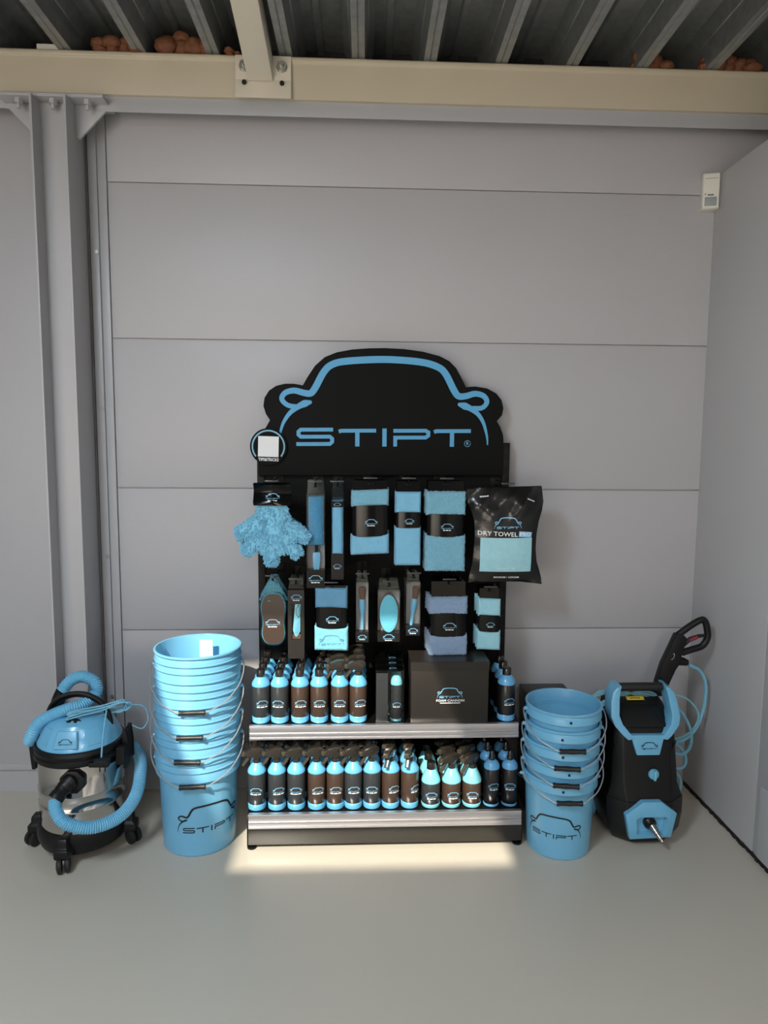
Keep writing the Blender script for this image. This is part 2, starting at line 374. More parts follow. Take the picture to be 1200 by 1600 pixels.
for q in ((QX0-.08, QX0, QY0-.08, QY1+.08), (QX1, QX1+.08, QY0-.08, QY1+.08), (QX0, QX1, QY0-.08, QY0), (QX0, QX1, QY1, QY1+.08)): rl.box(*q, 2.95, 3.15)
slabel(rl.obj('fill_opening_frame', m_trim), 'upstand frame of an added rear roof opening for fill light', 'roof light')
rl = M()
for q in ((HX0-.08, HX0, HY0-.08, HY1+.08), (HX1, HX1+.08, HY0-.08, HY1+.08), (HX0, HX1, HY0-.08, HY0), (HX0, HX1, HY1, HY1+.08)): rl.box(*q, 2.95, 3.15)
slabel(rl.obj('window_1', m_trim), 'upstand frame of the roof light in the deck', 'roof light')
# steel column
cx0, cx1, cy0, cy1 = -1.192, -1.060, -.192, -.03
co = slabel(M().box(cx0, cx0+.009, cy0, cy1, 0, 2.778).obj('column', m_trim, bevel=.002), 'grey painted steel column with open channel towards the room', 'column')
M().box(cx1-.009, cx1, cy0, cy1, 0, 2.778).obj('flange', m_trim, co, bevel=.002)
M().box(cx0+.009, cx1-.009, -.115, -.107, 0, 2.778).obj('web', m_trim, co)
M().box(cx0-.13, cx1+.125, -.165, -.03, 2.779, 2.791).obj('cap_plate', m_trim, co, bevel=.002)
M().prism([(cx1, 2.778), (cx1, 2.66), (cx1+.012, 2.655), (cx1+.12, 2.765), (cx1+.12, 2.778)][::-1], -.103, -.093).obj('gusset', m_trim, co, bevel=.001)
M().prism([(cx0, 2.778), (cx0, 2.66), (cx0-.012, 2.655), (cx0-.12, 2.765), (cx0-.12, 2.778)], -.103, -.093).obj('gusset', m_trim, co, bevel=.001)
for x in (cx1+.06, (cx0+cx1)/2, cx0-.06):
    M().lathe([(0, -.035), (.008, -.035), (.008, -.018), (.015, -.018), (.015, 0), (0, 0)], 6).obj('bolt', m_trim, co, loc=(x, -.14, 2.779))
# cream brace with its cleat on the purlin
br = slabel(M().box(-.452, -.243, -.136, -.128, 2.868, 2.958).obj('beam_bracket', m_cream2, bevel=.002), 'cream bolted cleat holding the brace tube', 'bracket')
M().loft([[(-.452, -.136, 2.872), (-.243, -.136, 2.872), (-.243, -.128, 2.872), (-.452, -.128, 2.872)], [(-.452, -.15, 2.802), (-.243, -.15, 2.802), (-.243, -.142, 2.802), (-.452, -.142, 2.802)]]).obj('flange', m_cream2, br, bevel=.002)
for x in (-.418, -.277):
    M().lathe([(0, -.03), (.008, -.03), (.008, -.016), (.017, -.016), (.017, -.003), (.021, -.003), (.021, 0), (0, 0)], 8).xf(Matrix.Rotation(-PI/2, 4, 'X')).obj('bolt', m_bolt, br, loc=(x, -.136, 2.918))
    M().lathe([(0, 0), (.009, 0), (.009, .004), (0, .004)], 10).xf(Matrix.Rotation(PI/2, 4, 'X')).obj('hole', m_gap, br, loc=(x, -.142, 2.858))
tb = []
for (x, y, z) in ((-.358, -.14, 2.905), (-.372, -.45, 3.02)):
    tb.append([(x-.047, y, z-.04), (x+.047, y, z-.04), (x+.047, y, z+.05), (x-.047, y, z+.05)])
slabel(M().loft(tb).obj('brace_beam', m_cream2, bevel=.004), 'cream square tube brace running up under the roof', 'beam')
# expanding-foam lumps stuffed into the deck troughs
def foam(x0, x1, zt, seed, label, mt=m_foam, blocky=False):
    r = random.Random(seed); m = M(); w = x1-x0
    if blocky: m.box(x0, x1, -.09, -.03, 2.955, zt)
    else:
        n = max(2, int(w/.042)); H = (zt-2.955)*1.35
        for i in range(n):
            for q in range(2):
                t = (i+.5)/n; rx_ = w/n*r.uniform(.6, .95); hz_ = H*r.uniform(.40, .55)*(1-.35*abs(2*t-1)**2)
                m.ell((x0+w*t, -.10+r.uniform(-.018, .022), 2.955+hz_*(.75+.75*q*r.uniform(.5, 1))), (rx_, .03, hz_*.62), 10, 6)
    if not blocky: m.v = [(x+r.uniform(-.003, .003), y+r.uniform(-.003, .003), z+r.uniform(-.003, .003)) for x, y, z in m.v]
    o = m.obj('foam_lump', mt, bevel=.004 if blocky else 0, angle=60)
    tag(o, label, 'foam', 'filler stuffed between the deck ribs'); return o
foam(-.985, -.80, 3.02, 1, 'brown expanding foam lump in the trough nearest the column')
foam(-.735, -.535, 3.035, 2, 'tallest brown expanding foam lump, in the trough before the cream brace')
foam(-.487, -.435, 2.985, 3, 'small rusty foam dribble beside the cream brace cleat')
foam(-1.20, -1.09, 3.0, 4, 'white block stuffed in the roof trough above the column', m_white, True)
foam(1.08, 1.23, 3.015, 5, 'flat orange-brown foam slab in the roof near the partition corner', m_foam)
foam(1.345, 1.57, 3.02, 6, 'lumpy brown foam bulging over the beam above the partition')

# ================================================================== RACK
RX0, RX1 = -.397, .640
rack = thing('display_rack', 'black metal display rack with pegboard back and two stocked shelves', 'display rack', ((RX0+RX1)/2, -.06, 0))
rx, ry = (RX0+RX1)/2, -.06
def rk(m, name, mt, **kw): m.xf(Matrix.Translation((-rx, -ry, 0))); return m.obj(name, mt, rack, **kw)
for x0, x1 in ((RX0, RX0+.03), (RX1-.03, RX1)):
    rk(M().box(x0, x1, -.075, -.015, .02, 1.519), 'upright', m_rack, bevel=.002)
    s = M()
    for i in range(28):
        z = 1.50-i*.05
        for dx in (.0085, .0185): s.box(x0+dx, x0+dx+.0045, -.0762, -.0748, z-.028, z)
    so = rk(s, 'upright_slots', m_gap); so['kind'] = 'stuff'
for z0, z1 in ((.46, .873), (.876, 1.385)):
    rk(M().box(RX0+.03, RX1-.03, -.066, -.056, z0, z1), 'back_panel', m_peg)
rk(M().box(RX0+.03, RX1-.03, -.066, -.056, .1, .457), 'back_panel', m_peg)
rk(M().box(RX0+.008, RX1-.008, -.39, -.06, .437, .455), 'shelf', m_rack, bevel=.002)
rk(M().box(RX0+.008, RX1-.008, -.45, -.06, .112, .136), 'base_shelf', m_rack, bevel=.002)
rk(M().box(RX0+.004, RX1-.004, -.456, -.448, .018, .112), 'kick_plate', m_kick, bevel=.0015)
for x0, x1 in ((RX0, RX0+.004), (RX1-.004, RX1)):
    rk(M().loft([[(x, -.455, .012), (x, -.06, .012), (x, -.06, .13), (x, -.44, .13), (x, -.455, .11)] for x in (x0, x1)]), 'side_plate', m_rack)
    rk(M().loft([[(x, -.36, .44), (x, -.06, .30), (x, -.06, .455), (x, -.39, .455)] for x in (x0+.004, x1+.004)] if x0 < 0 else [[(x, -.36, .44), (x, -.06, .30), (x, -.06, .455), (x, -.39, .455)] for x in (x0-.004, x1-.004)]), 'shelf_bracket', m_rack)
for x in (RX0+.016, RX1-.016):
    for y in (-.44, -.05):
        rk(M().lathe([(0, 0), (.018, 0), (.018, .008), (.007, .011), (.007, .02), (0, .02)], 14, (x, y, 0)), 'foot', m_rack)
for i, z in enumerate((.035, .065, .095)):
    rk(M().box(RX0-.0012, RX0+.001, -.447, -.438, z-.01, z+.01), 'slot', m_gap)
def rail(y, z0, z1, x0, x1, label):
    h = z1-z0
    front = [(-.004, 0), (-.012, .06), (-.0125, .16), (-.009, .19), (-.012, .24), (-.0115, .44), (-.006, .50), (-.0085, .56), (-.005, .88), (-.010, .92), (-.009, 1.0)]
    pr = [(y+a, z0+b*h) for a, b in front]+[(y+.006, z1), (y+.006, z0)]
    o = rk(M().loft([[(x, yy, zz) for yy, zz in pr] for x in (x0, x1)]), 'price_rail', m_rail, angle=50); o['label'] = label
rail(-.392, .400, .4565, RX0+.006, RX1-.012, 'silver price rail on the upper shelf edge')
rail(-.458, .086, .1435, RX0+.008, RX1-.008, 'silver price rail on the bottom shelf edge')

# header sign
def S(x, y): return (-.365+(x-87)*.000949, 1.893-(y-38-(x-597)*.011)*.000944)
outline = [(62, 575), (62, 420), (80, 395), (97, 368), (113, 340), (96, 314), (86, 280), (91, 246), (110, 216), (140, 196), (178, 187), (215, 187), (252, 194), (273, 158), (304, 112), (345, 76), (395, 56), (460, 44), (530, 39), (600, 38), (680, 42), (760, 53), (830, 71), (872, 92), (902, 122), (926, 165), (946, 202), (985, 199), (1036, 207), (1076, 228), (1100, 257), (1109, 292), (1103, 322), (1082, 347), (1098, 374), (1110, 404), (1113, 430), (1113, 581)]
poly = [S(*p) for p in outline]
sx, sz = .119, 1.38
hs = thing('header_sign', 'black car-shaped header board with blue car outline and STIPT lettering', 'sign', (sx, -.09, sz))
M().prism([(x-sx, z-sz) for x, z in poly][::-1], -.004, .008).obj('board', m_sign, hs, bevel=.0012, seg=1)
ec = S(597, 270); es = 450*.000949
for nm, vs, fs in EMB:
    M().add([(ec[0]-sx+x*es, -.0055-(.0005 if nm == 'fender_line' else 0), ec[1]-sz+y*es*.995) for x, y in vs], fs).obj(nm, m_print_blue, hs)
rg = S(956, 443); m = M(); ring = [(math.cos(a*PI/12)*.0125, math.sin(a*PI/12)*.0125) for a in range(25)]
put(m, [('r', *ribbon(ring, .0016))], lambda u, v: (rg[0]-sx+u, -.0055, rg[1]-sz+v))
put(m, [text2d('R', .018)], lambda u, v: (rg[0]-sx+u, -.0055, rg[1]-sz+v))
m.obj('registered_mark', m_ice, hs)
# round badge (its code square stays blank)
bd = thing('round_badge', 'round black badge with a pale blue ring and TIPS&TRICKS text', 'sign', (-.3455, -.108, 1.497))
M().lathe([(0, 0), (.0725, 0), (.0735, .001), (.0735, .006), (0, .006)], 48).xf(Matrix.Rotation(PI/2, 4, 'X')).obj('disc', m_sign, bd, loc=(0, .004, 0))
rp = [(.0635*math.cos(math.radians(a)), .0635*math.sin(math.radians(a))) for a in range(-38, 219, 4)]
put(M(), [('r', *ribbon(rp, .006))], flat(0, -.0035, 0, 1)).obj('ring', m_ring, bd)
c, s_ = math.cos(-.03), math.sin(-.03)
sq = [(-.041, -.041), (.041, -.041), (.041, .041), (-.041, .041)]
M().add([(x*c-y*s_, -.0035, x*s_+y*c) for x, y in sq], [(0, 1, 2, 3)]).obj('blank_square', m_print_white, bd)
put(M(), [text2d('TIPS&TRICKS', .0165, .03, .86)], lambda u, v: (u, -.004, v-.0525-u*.03)).obj('lettering', m_print_white, bd)
M().lathe([(0, 0), (.012, 0), (.012, .014), (0, .014)], 12).xf(Matrix.Rotation(PI/2, 4, 'X')).obj('spacer', m_sign, bd, loc=(0, .02, 0))

# ================================================================== BOTTLES
def bottle_parts(root, kind, label_mat, body_mat, turn=0, trig=0):
    """kind: trigger, cap, squat_trigger, squat_cap, slim ; origin at base centre"""
    if kind in ('trigger', 'cap'):
        R = .0342; pr = [(0, 0), (R-.006, 0), (R-.001, .004), (R, .010), (R, .024), (R-.0012, .026), (R-.0012, .143), (R, .145), (R, .150), (R-.004, .159), (.022, .172), (.0145, .179), (.0135, .181), (0, .181)]
        l0, l1, top, em = .0262, .1428, .178, .082
    elif kind.startswith('squat'):
        R = .0365; pr = [(0, 0), (R-.008, 0), (R-.002, .004), (R, .012), (R, .016), (R-.0012, .018), (R-.0012, .098), (R, .10), (R-.003, .114), (R-.010, .130), (.0185, .144), (.013, .149), (0, .149)]
        l0, l1, top, em = .0182, .0978, .147, .056
    else:
        R = .0305; pr = [(0, 0), (R-.006, 0), (R-.001, .003), (R, .008), (R, .01), (R-.0012, .012), (R-.0012, .148), (R, .150), (R-.001, .160), (R-.007, .171), (.016, .178), (.011, .18), (0, .18)]
        l0, l1, top, em = .0122, .1478, .178, .085
    M().lathe(pr, 24).obj('body', body_mat, root, angle=30)
    lb = M().lathe([(R-.0009, l0), (R-.0004, l0+.001), (R-.0004, l1-.001), (R-.0009, l1)], 28).obj('label_sleeve', label_mat, root)
    g = M(); put(g, EMB_S, curved(R+.0002, turn, em, .0238)); g.obj('car_logo', m_ice, lb)
    g = M(); put(g, words(0, -.60, 1.9 if kind in ('trigger', 'cap') else 1.5, .17, 3, 1), curved(R+.0002, turn, em, .0238)); g.obj('product_line', m_print_white, lb)
    if kind.endswith('trigger'):
        M().lathe([(0, 0), (.0135, 0), (.0138, .002), (.0135, .016), (.011, .018), (.011, .024), (0, .024)], 14, (0, 0, top)).obj('collar', m_trig, root)
        rot = Matrix.Translation((0, 0, top+.018)) @ Matrix.Rotation(trig, 4, 'Z')
        hd = [(-.010, 0), (.010, 0), (.014, .010), (.024, .020), (.026, .033), (.016, .043), (-.008, .044), (-.034, .037), (-.045, .028), (-.044, .016), (-.034, .010), (-.018, .008)]
        M().prism(hd, -.0125, .0125).xf(rot).obj('spray_head', m_trig, root, bevel=.003)
        M().prism([(-.044, .014), (-.044, .031), (-.056, .029), (-.056, .016)][::-1], -.009, .009).xf(rot).obj('nozzle', m_lever, root, bevel=.002)
        M().prism([(-.024, .010), (-.033, .013), (-.043, -.004), (-.056, -.020), (-.051, -.025), (-.036, -.008)], -.007, .007).xf(rot).obj('trigger_lever', m_lever, root, bevel=.002)
    elif kind == 'slim':
        M().lathe([(0, 0), (.0115, 0), (.0125, .002), (.0125, .012), (.0105, .015), (.0095, .034), (.008, .037), (0, .037)], 16, (0, 0, top)).obj('spout_cap', m_cap, root)
    else:
        n = 28; prof = [(0, 0), (.0165, 0), (.0165, .024), (.0155, .0265), (.0135, .028), (0, .0275)]
        m = M(); m.loft([[((r*(1+.02*(k % 2)*(0 < i < 4)))*math.cos(2*PI*k/n), (r*(1+.02*(k % 2)*(0 < i < 4)))*math.sin(2*PI*k/n), top+z) for k in range(n)] for i, (r, z) in enumerate(prof)])
        m.obj('flip_cap', m_cap, root, angle=30)
rb = random.Random(11)
def column_of_bottles(x, y0, z, n, dy, kind, lm, bm_, what, where, nth, turn=0, trig=0, group=''):
    proto = None
    for k in range(n):
        pos = ('front row', 'second row', 'third row', 'rear row')[k]
        lab = f'{what} {where}, {nth}, {pos}'
        if proto is None:
            proto = thing('spray_bottle' if 'trigger' in kind else 'bottle', lab, 'bottle', (x, y0, z), 0, group); bottle_parts(proto, kind, lm, bm_, turn, trig); o = proto
        else:
            o = copy_tree(proto); o['label'] = lab
        o.location = (x+(rb.uniform(-.0015, .0015) if k else 0), y0+k*dy, z); o.rotation_euler = (0, 0, rb.uniform(-.12, .12) if k else 0)
G1, G2 = 'bottles on the upper shelf', 'bottles on the bottom shelf'
for i, (x, kd, lm, tn, tg) in enumerate(((-.353, 'cap', m_lab_grey, .32, 0), (-.282, 'cap', m_lab_grey, -.12, 0), (-.205, 'cap', m_lab_brown, .18, 0), (-.132, 'cap', m_lab_brown, .12, 0), (-.054, 'trigger', m_lab_brown, .05, .35), (.017, 'trigger', m_lab_brown, .3, .3))):
    tint = 'charcoal' if lm is m_lab_grey else 'brown'
    column_of_bottles(x, -.353, .456, 4, .0715, kd, lm, m_bottle, f'blue {"trigger" if kd == "trigger" else "capped"} bottle, {tint} label,', 'upper shelf', f'{ordinal(i)} file from tall buckets', tn, tg, G1)
column_of_bottles(.588, -.353, .456, 3, .0715, 'cap', m_lab_black, m_bottle3, 'blue capped bottle, black label,', 'upper shelf', 'beyond the foam cannon box', .25, 0, G1)
low = [(-.365, 'trigger', m_lab_grey, .0, .3), (-.290, 'trigger', m_lab_grey, .35, .25), (-.217, 'trigger', m_lab_grey, .05, .35), (-.140, 'trigger', m_lab_brown, .25, .3), (-.069, 'trigger', m_lab_brown, .1, .35), (-.001, 'trigger', m_lab_grey, .1, .45), (.070, 'trigger', m_lab_grey, -.02, .5), (.141, 'trigger', m_lab_brown, .45, 1.15), (.214, 'trigger', m_lab_brown, .75, 1.25),
       (.295, 'squat_cap', m_lab_grey, .0, 0), (.374, 'squat_trigger', m_lab_brown, .12, .5), (.453, 'squat_trigger', m_lab_brown, -.05, .6), (.528, 'slim', m_lab_black, .2, 0), (.598, 'slim', m_lab_black, -.1, 0)]
for i, (x, kd, lm, tn, tg) in enumerate(low):
    tint = {m_lab_grey: 'charcoal', m_lab_brown: 'brown', m_lab_black: 'black'}[lm]
    what = {'trigger': f'blue trigger bottle, {tint} label,', 'squat_cap': 'squat aqua bottle, black cap,', 'squat_trigger': 'squat aqua trigger bottle', 'slim': 'slim blue bottle, black label,'}[kd]
    bm_ = m_bottle2 if kd.startswith('squat') else (m_bottle3 if kd == 'slim' else m_bottle)
    column_of_bottles(x, -.402, .137, 3, .076, kd, lm, bm_, what, 'bottom shelf', f'{ordinal(i)} file from tall buckets', tn, tg, G2)

# ---- boxed goods on the upper shelf
fb = thing('foam_cannon_box', 'large black foam cannon carton on the upper shelf', 'box', (.364, -.385, .456))
M().box(-.148, .148, 0, .14, 0, .238).obj('carton', m_box, fb, bevel=.003)
g = M(); g.box(-.150, .150, -.0015, .0, .205, .2385); g.box(-.150, .150, -.0015, .142, .238, .2395); g.obj('lid_flap', m_box, fb)
put(M(), EMB_M, flat(.0, -.0022, .117, .048)).obj('car_logo', m_ice, fb)
put(M(), [text2d('FOAM CANNON', .0125, .02, 1.15)], flat(.002, -.0022, .0875, 1)).obj('lettering', m_print_white, fb)
M().box(-.037, .040, -.0022, -.001, .0765, .0795).obj('printed_line', m_print_white, fb)
def clear_box(x, y, z, lab):
    t = thing('clear_gift_box', lab, 'box', (x, y, z), 0, 'clear boxes with a bottle on the upper shelf')
    M().box(-.054, .054, 0, .06, 0, .207).obj('shell', m_clear, t, bevel=.001)
    M().box(-.052, -.008, .003, .057, .001, .195).obj('carton_insert', m_lab_grey, t)
    M().box(-.052, .052, .004, .056, .2005, .2055).obj('top_card', m_card, t)
    put(M(), EMB_S, lambda u, v: (.012+u*.014, .03+v*.02-.0, .2062)).obj('car_logo', m_ice, t)
    R = .0225; c = (.0265, .029, .0)
    b = M().lathe([(0, .002), (R-.002, .002), (R, .006), (R, .012), (R-.001, .013), (R-.001, .145), (R, .146), (R-.001, .160), (R-.006, .171), (.010, .178), (0, .180)], 20, c).obj('bottle', m_bottle2, t)
    lb = M().lathe([(R-.0004, .0132), (R-.0004, .1448)], 20, c).obj('label_sleeve', m_lab_grey, t)
    f = curved(R+.0004, .05, .07, .0185); g = lambda u, v: tuple(a+b_ for a, b_ in zip(f(u, v), c))
    put(M(), EMB_S, g).obj('car_logo', m_ice, lb); put(M(), words(0, -.52, 1.7, .2, 2), g).obj('product_line', m_print_white, lb)
for k, p in enumerate(('front one of its file', 'just behind the front one', 'third in its file', 'farthest back')):
    clear_box(.136+k*.002, -.386+k*.064, .456, f'clear box holding a dark bottle beside the foam cannon carton, {p}')

# black carton on the floor behind the short bucket stack
cb = thing('black_carton', 'black carton standing behind the short bucket stack', 'box', (.81, -.22, 0))
M().box(-.095, .095, 0, .17, 0, .485).obj('carton', m_box, cb, bevel=.003)
put(M(), words(0, 0, .05, .008, 5), lambda u, v: (u-.055, .03+v, .486)).obj('printed_line', m_print_white, cb)

# ================================================================== PEG HOOKS AND HANGING GOODS
def hook(x, z, lab, length=.235, bar=True):
    t = thing('peg_hook', lab, 'hook', (x, -.066, z), 0, 'pegboard hooks')
    M().box(-.022, .022, -.006, .0, -.012, .03).obj('back_plate', m_rack, t, bevel=.0015)
    M().tube([(0, -.004, 0), (0, -length+.02, 0), (0, -length+.008, .004), (0, -length, .014)], .0025, 8).obj('rod', m_rack, t)
    if bar:
        M().tube([(0, -.004, .022), (0, -length, .022)], .002, 6).obj('label_arm', m_rack, t)
        M().box(-.026, .026, -length-.003, -length+.0, .0185, .0245).obj('label_holder', m_lab_grey, t, bevel=.001)
    return t
def hang(x, y, z, n, dy, name, cat, lab, builder, group, sway=.004, dx=0):
    proto = None
    for k in range(n):
        pos = ['front one of its hook', 'second on its hook', 'third on its hook', 'fourth on its hook'][k] if n > 1 else ''
        l = (lab+', '+pos) if pos else lab
        if proto is None: proto = thing(name, l, cat, (x, y, z), 0, group); builder(proto); o = proto
        else: o = copy_tree(proto); o['label'] = l
        o.location = (x+k*dx+(rb.uniform(-sway, sway) if k else 0), y+k*dy, z+(rb.uniform(-.002, .003) if k else 0))
def wavy(x0, x1, z0, z1, yf, depth, nx, nz, amp, jit, seed, tilt=0, rnd=.012):
    """soft folded slab: front grid rounded at its borders, wrapped round a back"""
    r = random.Random(seed); ph = [r.uniform(0, 6) for _ in range(4)]; L = []
    for j in range(nz+1):
        v = j/nz; row = []
        for i in range(nx+1):
            u = i/nx; ex = min(u, 1-u)*(x1-x0); ez = min(v, 1-v)*(z1-z0)
            e = min(ex, ez); d = depth/2*(1-max(0, 1-e/rnd)**2)**.5 if e < rnd else depth/2
            y = yf+depth/2-d+amp*math.sin(9*u+ph[0]+3*v)*math.sin(5*v+ph[1])+r.uniform(-jit, jit)
            row.append((x0+(x1-x0)*u+r.uniform(-jit, jit)*.5, y, z0+(z1-z0)*v+tilt*(u-.5)+r.uniform(-jit, jit)*.5))
        L.append(row)
    m = M(); vs = [p for row in L for p in row]; nb = len(vs); w = nx+1
    fs = [(j*w+i, j*w+i+1, (j+1)*w+i+1, (j+1)*w+i) for j in range(nz) for i in range(nx)]
    bd_ = [(0, i) for i in range(w)]+[(j, nx) for j in range(1, nz+1)]+[(nz, i) for i in range(nx-1, -1, -1)]+[(j, 0) for j in range(nz-1, 0, -1)]
    idx = [j*w+i for j, i in bd_]
    for q in idx: vs.append((vs[q][0], yf+depth, vs[q][2]))
    n = len(idx); fs += [(idx[i], nb+i, nb+(i+1) % n, idx[(i+1) % n]) for i in range(n)]; fs.append(tuple(nb+i for i in range(n)))
    return m.add(vs, fs)
def header_card(t, w, z0, z1, y=0, mt=m_card, slot=True):
    h = M().box(-w/2, w/2, y, y+.0012, z0, z1).obj('header_card', mt, t)
    if slot: M().tube([(-.012, y-.0004, z1-.012), (.012, y-.0004, z1-.012)], .002, 6).obj('hang_slot', m_gap, h)
def logo_on(t, parent, x, y, z, s, n=3, col=m_ice):
    put(M(), EMB_S, flat(x, y, z, s)).obj('car_logo', col, parent or t)
    put(M(), words(0, -.60, 1.3, .15, n), flat(x, y, z, s)).obj('product_line', m_print_white, parent or t)
def curved_band(t, w, z0, z1, bulge, y, tilt=0, n=14):
    pts = [(-w/2+w*i/n, y-bulge*math.sin(PI*i/n)**.6) for i in range(n+1)]
    m = M().loft([[(px, py, z) for px, py in pts]+[(px, .02+y, z) for px, py in reversed(pts)] for z in (z0, z1)])
    m.v = [(a, b, c_+tilt*a/w) for a, b, c_ in m.v]
    return m.obj('paper_band', m_card, t)
YF = -.28
# wash mitts
def mitt(t):
    S0 = .000273; X = lambda a: (a-597)*S0; Z = lambda b: (150-b)*S0
    hc = []
    for j in range(9):
        v = j/8; row = []
        for i in range(13):
            u = i/12-.5; y = -.018-.012*math.cos(u*2.6)+.010*math.sin(v*PI)*abs(u)*2+.008*math.sin(v*5)
            row.append((u*.138, y, -.078*v))
        hc.append(row)
    m = M(); m.loft(hc+[[(x, y+.03, z) for x, y, z in row] for row in reversed(hc)], 0, False, False)
    h = m.obj('header_card', m_card, t)
    put(M(), EMB_S, lambda u, v: (.004+u*.026, -.034, -.043+v*.026)).obj('car_logo', m_ice, h); put(M(), words(0, -.62, 1.4, .16, 4), lambda u, v: (.004+u*.026, -.034, -.043+v*.026)).obj('product_line', m_print_white, h)
    caps = [((600, 430), (600, 640), 205, 180, .030), ((600, 640), (610, 900), 240, 270, .040), ((470, 700), (165, 845), 135, 80, .036), ((490, 850), (255, 1065), 120, 78, .038), ((590, 900), (580, 1205), 120, 88, .042), ((730, 870), (920, 1095), 120, 82, .038), ((750, 720), (1035, 880), 130, 78, .036)]
    body = M(); rr_ = random.Random(3); tuft = M()
    for (a, b, ra, rb_, th) in caps:
        n = 6; loops = []; A = Vector((X(a[0]), Z(a[1]))); B = Vector((X(b[0]), Z(b[1]))); d = (B-A).normalized(); nn = Vector((-d.y, d.x))
        ts = [-.9, -.6, 0, .25, .5, .75, 1, 1.6, 1.9]
        for q in ts:
            if q < 0: c_ = A+d*q*ra*S0; r = ra*S0*max(.05, 1-q*q)**.5
            elif q <= 1: c_ = A.lerp(B, q); r = (ra+(rb_-ra)*q)*S0
            else: c_ = B+d*(q-1)*rb_*S0; r = rb_*S0*max(.05, 1-(q-1)**2)**.5
            k = r/(max(ra, rb_)*S0)
            loops.append([(c_.x+nn.x*r*math.cos(2*PI*i/12), -.012-th*.5*k*math.sin(2*PI*i/12), c_.y+nn.y*r*math.cos(2*PI*i/12)) for i in range(12)])
        body.loft(loops)
        cnt = int(250*(1+(B-A).length/.05)*.5)
        for _ in range(cnt):
            q = rr_.random(); ang = rr_.uniform(-.45, PI+.45); along = rr_.uniform(-.7, 1.85)
            if along < 0: c_ = A+d*along*ra*S0; r = ra*S0*max(.05, 1-along**2)**.5
            elif along <= 1: c_ = A.lerp(B, along); r = (ra+(rb_-ra)*along)*S0
            else: c_ = B+d*(along-1)*rb_*S0; r = rb_*S0*max(.05, 1-(along-1)**2)**.5
            k = r/(max(ra, rb_)*S0)
            p = Vector((c_.x+nn.x*r*math.cos(ang), -.012-th*.5*k*math.sin(ang), c_.y+nn.y*r*math.cos(ang)))
            out = Vector((nn.x*math.cos(ang), -1.2*math.sin(ang), nn.y*math.cos(ang)))+Vector((d.x, 0, d.y))*(.5+max(0, along-1)*1.2)+Vector((rr_.uniform(-.5, .5), rr_.uniform(-.3, .3), rr_.uniform(-.6, .3)))
            out.normalize(); L = rr_.uniform(.008, .013); w = out.orthogonal().normalized()*.0021; w2 = out.cross(w)
            if p.z > -.083: continue
            b0 = p-out*.002; mid = p+out*L*.65; e = p+out*L
            tuft.add([b0+w, b0+w2, b0-w, b0-w2, mid+w*1.15, mid+w2*1.15, mid-w*1.15, mid-w2*1.15, e], [(0, 1, 5, 4), (1, 2, 6, 5), (2, 3, 7, 6), (3, 0, 4, 7), (4, 5, 8), (5, 6, 8), (6, 7, 8), (7, 4, 8)])
    body.obj('mitt_body', m_fiber, t); o = tuft.obj('tufts', m_fiber, t, angle=70); o['kind'] = 'stuff'
hang(-.310, -.285, 1.357, 2, .07, 'wash_mitt', 'wash mitt', 'shaggy light blue finger wash mitt with black header card', mitt, 'wash mitts', .014)
# boxed wheel brush
def tab(t, w, h, y=.004):
    m = M(); m.prism([(-w/2, 0), (w/2, 0), (w/2-.004, h), (-w/2+.004, h)], y, y+.0008); o = m.obj('hang_tab', m_film, t)
    M().tube([(-.009, y-.0004, h*.55), (.009, y-.0004, h*.55)], .002, 6).obj('hang_slot', m_gap, o)
def brush_box(t):
    M().box(-.0345, .0345, 0, .045, -.359, 0).obj('clear_shell', m_clear, t); tab(t, .066, .055)
    M().box(-.033, .033, .040, .043, -.357, -.002).obj('backing_card', mat('grey_card', (120, 122, 126), .4), t)
    wavy(-.030, .030, -.197, -.004, .003, .034, 12, 36, .001, .0012, 5, rnd=.02).obj('microfibre_head', m_deep_fiber, t)
    M().tube([(.002, .02, -.195), (.002, .02, -.24)], .006, 8).obj('neck', m_black, t)
    M().prism([(-.012, -.24), (-.010, -.222), (.016, -.222), (.018, -.24), (.014, -.29), (-.008, -.29)][::-1], .008, .03).obj('handle', m_tool_blue, t, bevel=.003)
    c_ = M().box(-.0348, .0348, -.0008, .0455, -.3595, -.289).obj('bottom_card', m_card, t); logo_on(t, c_, 0, -.0015, -.322, .027)
hang(-.148, -.288, 1.318, 3, .05, 'boxed_wheel_brush', 'brush', 'blue microfibre wheel brush in a tall clear box', brush_box, 'boxed wheel brushes', .002)
def slim_box(t):
    M().box(-.0235, .0235, 0, .04, -.31, 0).obj('clear_shell', m_clear, t); tab(t, .045, .068)
    wavy(-.0215, .0215, -.215, -.004, .003, .03, 10, 36, .0008, .0008, 8, rnd=.012).obj('microfibre_pad', m_cloth, t)
    c0 = M().box(-.0237, .0237, -.0008, .001, -.030, -.008).obj('name_card', m_card, t); put(M(), EMB_S, flat(0, -.0014, -.020, .014)).obj('car_logo', m_ice, c0)
    c_ = M().box(-.0237, .0237, -.0008, .0405, -.3105, -.213).obj('bottom_card', m_card2, t); logo_on(t, c_, 0, -.0015, -.258, .016)
hang(-.065, -.284, 1.301, 3, .048, 'boxed_duster', 'duster', 'slim blue microfibre duster pad in a narrow clear box', slim_box, 'boxed dusters', .002)
